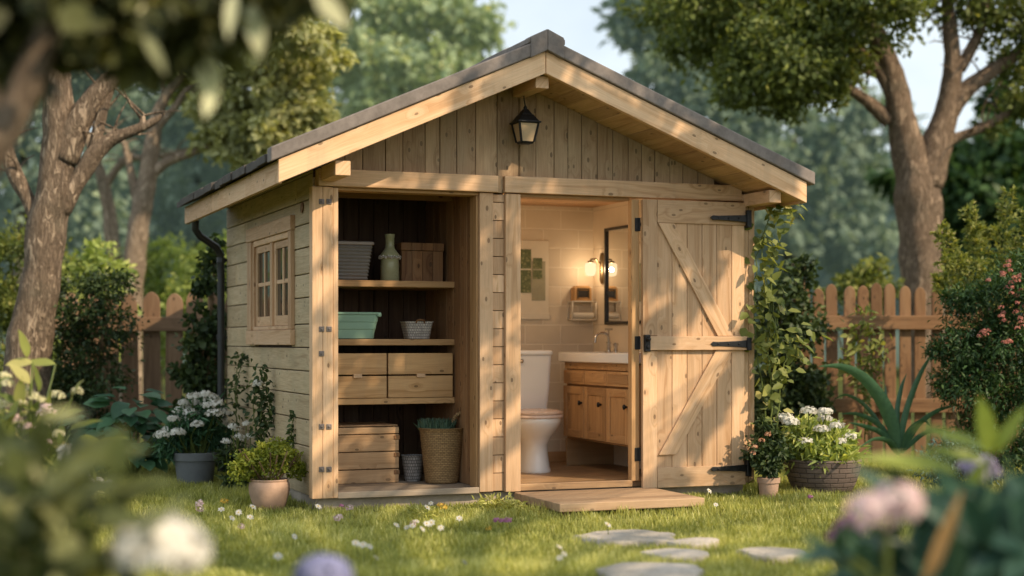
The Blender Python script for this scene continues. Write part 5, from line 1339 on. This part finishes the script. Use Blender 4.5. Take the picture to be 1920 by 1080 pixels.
t = thing('purple_flower', 'small blurred purple flowers left of the pink hydrangea', 'flower', gnd(1585, 4.6)); fm = FM()
for px, py in ((1578, 1003), (1590, 985), (1570, 1010), (1600, 1000)): petal_ball(fm, at(px, py, 4.6), .026, 30, .03, .8)
fm.build('petals', LF['magentaf'], t); m = MB(); m.tube([gnd(1585, 4.6), at(1582, 1000, 4.6)], .004, 5); m.build('stem', LF['stem'], t)
t = thing('purple_flower', 'pale lilac flowers above the dark broad leaves on the right', 'flower', gnd(1840, 5.0)); fm = FM()
for px, py in ((1822, 878), (1845, 872), (1834, 890), (1855, 885)): petal_ball(fm, at(px, py, 5.0), .03, 34, .034, .8)
fm.build('petals', LF['purplef'], t); m = MB(); m.tube([gnd(1840, 5.0), at(1838, 885, 5.0)], .004, 5); m.build('stem', LF['stem'], t)

# overhanging branch, top left
t = thing('overhanging_branch', 'blurred leafy branch hanging into the top left corner', 'branch', at(-160, 330, 3.8))
m = MB(); limb(m, [(-160, 470, 46), (-60, 340, 40), (10, 240, 34), (50, 160, 30), (90, 60, 26), (140, -60, 20), (200, -200, 14)], 3.8, 12, .12); limb(m, [(50, 160, 16), (130, 60, 12), (240, 10, 9), (380, -10, 6), (520, -20, 3)], 3.9, 8, .1); limb(m, [(10, 240, 14), (-30, 120, 10), (-60, 0, 8)], 3.8, 8, .1)
limb(m, [(300, 0, 6), (420, 20, 5), (540, 0, 4), (640, -20, 3)], 3.9, 8, .1)
m.build('limb', BK['left'], t, smooth=True)
fm = FM(); bl = crown_px([(60, 0, 90), (160, 40, 80), (270, 30, 90), (350, 0, 80), (440, 10, 60), (20, 80, 60), (250, 90, 50), (120, -40, 110), (520, -20, 50), (350, 60, 44), (60, 110, 40), (600, -30, 44), (-40, 20, 100), (180, 100, 34)], 3.9)
cloud(fm, bl, 1250, .085, asp=.6, kind=3, clumps=10, tight=.4, droop=.25, up=.6)
leaf_list(fm, [(at(590, -10, 3.6), at(655, 48, 3.6), .055, .9), (at(470, 10, 3.8), at(490, 105, 3.8), .05, 1.0), (at(385, 100, 3.9), at(400, 205, 3.9), .06, .9), (at(420, 50, 3.9), at(440, 95, 3.9), .05, .9), (at(370, 90, 3.9), at(365, 150, 3.9), .05, .7), (at(120, 10, 3.6), at(160, 60, 3.6), .08, .7), (at(350, 60, 3.9), at(385, 130, 3.9), .05, .6), (at(500, 20, 3.9), at(540, 70, 3.9), .045, .6), (at(270, 70, 3.7), at(310, 125, 3.6), .03, .8), (at(440, -10, 3.7), at(425, 60, 3.6), .03, .95), (at(400, 170, 3.9), at(385, 215, 3.85), .035, 1.0)], nup=(-.2, -.8, .5))  # leaves with the highest tints paint sunlit highlights
fm.build('foliage', LF['over'], t, smooth=True)

# ================================================================== LAWN FLOWERS
def wild(name, label, cat, petal, group, spots, r, hgt, petals=6, ball=False):
    t = thing(name, label, cat, (0, 0, 0), group); fm = FM()
    if ball: petal_ball(fm, (0, 0, hgt), r, 22, r * .9, .8)
    else: blossom(fm, (0, 0, hgt), r, (.15, -.6, .7), petals, .6, .7); blossom(fm, (0, 0, hgt + .002), r * .8, (-.1, -.5, .8), petals, .6, .7)
    fm.build('petals', LF[petal], t); m = MB(); m.tube([(0, 0, 0), (.004, 0, hgt * .6), (0, 0, hgt)], .002, 4); m.build('stem', LF['stem'], t)
    if not ball:
        m = MB(); m.lathe([(0, 0), (r * .25, 0), (r * .2, r * .15), (0, r * .2)], (0, 0, hgt + .002), 8, axis=(.15, -.6, .7)); m.build('flower_centre', LF['yellowf'], t)
    first = True
    for px, py in spots:
        d = (1.07 - hgt) * FPX / (py - HZ); p = gnd(px, d); o = t if first else copy_tree(t); first = False
        o.location = p; o.rotation_euler = (random.gauss(0, .12), random.gauss(0, .12), random.gauss(0, .7)); s = random.uniform(.8, 1.25); o.scale = (s, s, s)
wild('daisy', 'small white daisy blooming in the lawn grass', 'flower', 'whitef', 'white daisies scattered over the lawn',
     [(442, 953), (452, 963), (475, 957), (418, 958), (433, 972), (468, 972), (810, 941), (800, 956), (783, 972), (776, 985), (786, 992), (690, 1020), (682, 1028), (702, 1042), (672, 1022), (745, 985), (762, 984), (815, 982), (826, 988), (806, 985), (1050, 1024), (1055, 1035), (1053, 1042), (1325, 922), (1140, 990), (595, 955), (860, 972), (870, 1050), (545, 1000), (600, 1045), (520, 1050), (1345, 942)], .021, .085)
wild('pink_wildflower', 'tiny pink wildflower in the grass along the shed plinth', 'flower', 'pinkf', 'pink wildflowers along the shed front',
     [(372, 956), (380, 949), (628, 972), (636, 968), (448, 984), (655, 955), (775, 978)], .02, .07, ball=True)
wild('yellow_wildflower', 'tiny yellow wildflower standing in the lawn', 'flower', 'yellowf', 'yellow wildflowers in the lawn', [(413, 945), (822, 947), (833, 955), (920, 985)], .016, .08, ball=True)
wild('purple_wildflower', 'little purple wildflower low in the lawn', 'flower', 'magentaf', 'purple wildflowers in the lawn', [(955, 982), (945, 978), (938, 975), (1518, 932), (640, 948)], .016, .06, ball=True)
# ragged weeds along the plinth
for lab, spots in (('tall weedy tuft of grass between the two openings', [(900, 935), (930, 930), (955, 938)]), ('weedy tuft of grass under the storage bay', [(780, 950), (800, 955)])):
    c = gnd(spots[0][0], 9.75); t = thing('weed_tuft', lab, 'weed', c); fm = FM()
    for px, py in spots:
        q = gnd(px, 1.07 * FPX / (py + 25 - HZ)); cloud(fm, [((q.x, q.y, .03), .06), ((q.x + .05, q.y, .05), .04)], 130, .045, asp=.25, kind=2, up=.3, tbase=.15)
    fm.build('foliage', LF['grass'], t)

# ================================================================== GRASS
def grass():
    n = 420000
    d = rng.uniform(5.7, 14.5, n); keep = rng.random(n) < np.clip(1.15 - (d - 6) / 11, .25, 1); d = d[keep]; n = len(d)
    px = rng.uniform(-80, 2000, n); u = (px - 960) / FPX
    X = EYE.x + d * (FW.x + RT.x * u); Y = EYE.y + d * (FW.y + RT.y * u)
    ok = ~((X > .02) & (X < 3.1) & (Y > .03) & (Y < 3))
    ok &= ~((X > 1.33) & (X < 2.31) & (Y > -.79) & (Y < -.06))
    ok &= ~((rng.random(n) < .5) & (((X - 1.75) / .6) ** 2 + ((Y + 1.1) / .35) ** 2 < 1))
    for o in SC.objects:
        if o.get('category') == 'stepping stone':
            vs = np.array([tuple(v.co) for v in o.data.vertices]); c = vs.mean(0); hx, hy = (vs[:, 0].max() - vs[:, 0].min()) / 2, (vs[:, 1].max() - vs[:, 1].min()) / 2
            ok &= ~((((X - c[0]) / hx) ** 2 + ((Y - c[1]) / hy) ** 2) < .72)
    X, Y = X[ok], Y[ok]; n = len(X)
    nz = np.array([mnoise.noise((x * 1.6, y * 1.6, 0)) for x, y in zip(X[::1], Y[::1])]); nz2 = np.array([mnoise.noise((x * 6, y * 6, 3)) for x, y in zip(X, Y)])
    h = (.040 + .018 * nz + .024 * nz2) * rng.uniform(.6, 1.45, n); h = np.clip(h, .012, .1)
    front = (Y > -.45) & (Y < .06) & (X > -.1) & (X < 3.1); h = np.where(front, h * .7, h)
    a = rng.uniform(0, 6.283, n); lean = rng.uniform(.1, .75, n) * h; w = rng.uniform(.0018, .0042, n)
    B = np.stack([X, Y, np.zeros(n)], 1); D = np.stack([np.cos(a), np.sin(a), np.zeros(n)], 1); S = np.stack([-np.sin(a), np.cos(a), np.zeros(n)], 1)
    Z = np.array([0, 0, 1.0]); mid = B + D * (lean * .3)[:, None] + Z * (h * .55)[:, None]; tip = B + D * lean[:, None] + Z * h[:, None]
    V = np.stack([B - S * w[:, None], B + S * w[:, None], mid + S * (w * .75)[:, None], mid - S * (w * .75)[:, None], tip + S * .0003, tip - S * .0003], 1)
    q = (np.arange(n) * 6)[:, None, None] + np.array([[0, 1, 2, 3], [3, 2, 4, 5]])[None]
    nz3 = np.array([mnoise.noise((x * .7 + 9, y * .7, 5)) for x, y in zip(X, Y)]); tint = np.clip(.42 + .4 * nz + .3 * nz2 + .4 * nz3 + rng.normal(0, .2, n), 0, 1); tint = np.where(rng.random(n) < .05, 1, tint)
    fm = FM(); fm.add(V, q, np.repeat(tint, 2)); tag(fm.build('grass', LF['grass']), 'short sunny lawn grass growing around the shed', 'grass', kind='stuff')
grass()

# ================================================================== LIGHT
SUN_AZ, SUN_EL = 34.0, 37.5
S = Vector((math.sin(R(SUN_AZ)) * math.cos(R(SUN_EL)), -math.cos(R(SUN_AZ)) * math.cos(R(SUN_EL)), math.sin(R(SUN_EL))))
st = thing('shade_tree', 'broad leafy tree standing off to the right of the lawn', 'tree', (6.5, -13.5, 0))
def sunward(x, y, z, k): return Vector((x, y, z)) + S * k
m = MB(); fm = FM(); top = Vector((4.8, -12.4, 7.3))
m.tube(*(lambda s: ([q[:3] for q in s], [q[3] for q in s]))(spline([(6.5, -13.5, -.1, .3), (6.4, -13.4, 1.8, .25), (5.9, -13.0, 4.4, .2), tuple(top) + (.15,)], 6)), 14, True, .15)
bl = []
for x, y, z, k, r, n_ in [(.35, .5, .85, 9.2, .2, 90), (.8, .5, .85, 9.2, .2, 90), (.38, .56, .38, 9.2, .2, 90), (.7, .5, .45, 9.3, .18, 70), (.6, .5, 1.15, 9.3, .2, 80), (.3, .6, 1.2, 9.1, .15, 50), (2.4, 0, 1.75, 9.3, .14, 102), (2.3, 0, 1.9, 9.1, .13, 85), (2.9, -2.2, 0, 10, .2, 84), (1.3, -3.3, 0, 9.9, .3, 126), (2.2, -3.3, 0, 9.9, .3, 147), (2.9, -1.1, 0, 10.4, .14, 46), (3.9, -1.9, 0, 10, .3, 105), (.95, 0, 2.26, 9.3, .2, 90), (1.3, 0, 2.32, 9.1, .22, 110), (1.65, 0, 2.2, 9.4, .22, 110), (2.05, 0, 2.0, 9.2, .22, 110), (2.45, 0, 1.9, 9.4, .2, 170), (1.35, 0, 1.8, 9.2, .22, 100), (2.7, 0, 1.9, 9.1, .16, 102), (1.1, 0, 1.98, 9.2, .16, 60), (1.3, 0, 1.5, 9.1, .13, 34), (.75, 0, 2.12, 9.4, .16, 46), (.55, 0, 2.2, 9.4, .12, 26), (2.3, 0, 1.6, 9.2, .14, 85), (2.6, 0, 1.68, 9.1, .14, 68), (1.75, 0, 1.9, 9, .2, 60), (.05, 0, 1.6, 9.2, .08, 9), (.06, 0, 1.12, 9.3, .07, 5), (.06, 0, .78, 9.3, .07, 5), (1.3, 0, .72, 9.3, .09, 5), (1.12, 0, 1.2, 9.2, .08, 8), (2.6, -.45, 2.34, 9.0, .14, 14), (2.25, -.45, 2.5, 9.0, .1, 9), (3.05, -.45, 2.16, 9.0, .09, 8), (3.3, -.7, 0, 10.5, .24, 84), (3.7, -.9, 0, 10.3, .3, 105), (2.5, -2.3, 0, 10, .26, 84), (1.8, -3.1, 0, 9.6, .34, 126), (.7, -3.5, 0, 9.8, .3, 84), (3.3, -2.7, 0, 9.9, .4, 168), (1.0, -2.1, 0, 9.4, .14, 21), (2.38, 0, .08, 9.2, .07, 33), (2.49, 0, .23, 9.2, .07, 33), (2.6, 0, .39, 9.2, .07, 33), (2.71, 0, .54, 9.2, .07, 33), (2.82, 0, .69, 9.2, .07, 33), (2.93, 0, .85, 9.2, .07, 33), (3.04, 0, 1.0, 9.2, .07, 33), (2.26, 0, .98, 9.0, .06, 18), (2.36, 0, 1.09, 9.0, .06, 18), (2.46, 0, 1.2, 9.0, .06, 18), (2.56, 0, 1.31, 9.0, .06, 18), (2.66, 0, 1.42, 9.0, .06, 18), (2.76, 0, 1.53, 9.0, .06, 18)]:
    c = sunward(x, y, z, k); q = (top + c) / 2 + Vector((0, 0, .5))
    s = spline([tuple(top) + (.04,), tuple(q) + (.022,), tuple(c) + (.010,)], 4); m.tube([v[:3] for v in s], [v[3] for v in s], 6)
    cloud(fm, [(c, r)], n_, .13, asp=.6, clumps=5, tight=.34, kind=2)
m.build('trunk', BK['right'], st, smooth=True); fm.build('crown', LF['oak'], st)
sun = bpy.data.lights.new('sun', 'SUN'); sun.energy = 5.0; sun.angle = R(.4); sun.color = (1.0, .785, .535)
so = link('sun', sun); so.rotation_euler = (-S).to_track_quat('-Z', 'Y').to_euler()
pl_ = bpy.data.lights.new('sconce_bulb', 'POINT'); pl_.energy = 10.5; pl_.color = (1.0, .74, .48); pl_.shadow_soft_size = .016
po = link('sconce_bulb', pl_); po.location = (WR - .105, sy, sz - .008)
pl_fill = pl_.copy(); pl_fill.energy = 55.0; po_fill = link('sconce_bulb', pl_fill); po_fill.location = (1.281 + .105, .85, 1.712)  # fill light for the washroom, inside the added unseen lamp

w = bpy.data.worlds.new('World'); SC.world = w; w.use_nodes = True; t_ = w.node_tree; t_.nodes.clear()
out = t_.nodes.new('ShaderNodeOutputWorld'); bg = t_.nodes.new('ShaderNodeBackground'); bg.inputs['Strength'].default_value = .145
sky = t_.nodes.new('ShaderNodeTexSky'); sky.sky_type = 'NISHITA'; sky.sun_disc = False; sky.sun_elevation = R(SUN_EL); sky.sun_rotation = R(180 - SUN_AZ); sky.air_density = 1.0; sky.dust_density = 2.0
tc = t_.nodes.new('ShaderNodeTexCoord'); n1 = noise(t_, mapping(t_, tc.outputs['Generated'], (1.2, 1.2, 3.0), (.35, .1, .2)), 3.0, 6, .6)
cl = ramp(t_, n1, [(.40, (.75, .75, .75)), (.60, (1, 1, 1))])
L(t_, mixc(t_, maths(t_, 'MULTIPLY', cl, .8), sky.outputs[0], (7.4, 8.1, 8.4)), bg.inputs['Color']); L(t_, bg.outputs[0], out.inputs['Surface'])

# ================================================================== CAMERA
cd = bpy.data.cameras.new('camera'); cam = link('camera', cd); cam.location = EYE
cam.rotation_euler = (math.pi / 2, 0, -YAW); cd.sensor_width = 36; cd.lens = FPX / 1920 * 36; cd.shift_y = 100 / 1920
cd.clip_start = .05; cd.clip_end = 1000
cd.dof.use_dof = True; cd.dof.focus_distance = 9.9; cd.dof.aperture_fstop = .9; cd.dof.aperture_blades = 0
SC.camera = cam
SC.view_settings.view_transform = 'Standard'; SC.view_settings.look = 'None'; SC.view_settings.exposure = 0; SC.view_settings.gamma = 1
SC.render.engine = 'CYCLES'; SC.cycles.use_denoising = True
SC.cycles.max_bounces = 7; SC.cycles.diffuse_bounces = 4; SC.cycles.glossy_bounces = 3; SC.cycles.transmission_bounces = 4
SC.cycles.sample_clamp_indirect = 6; SC.cycles.caustics_reflective = False; SC.cycles.caustics_refractive = False
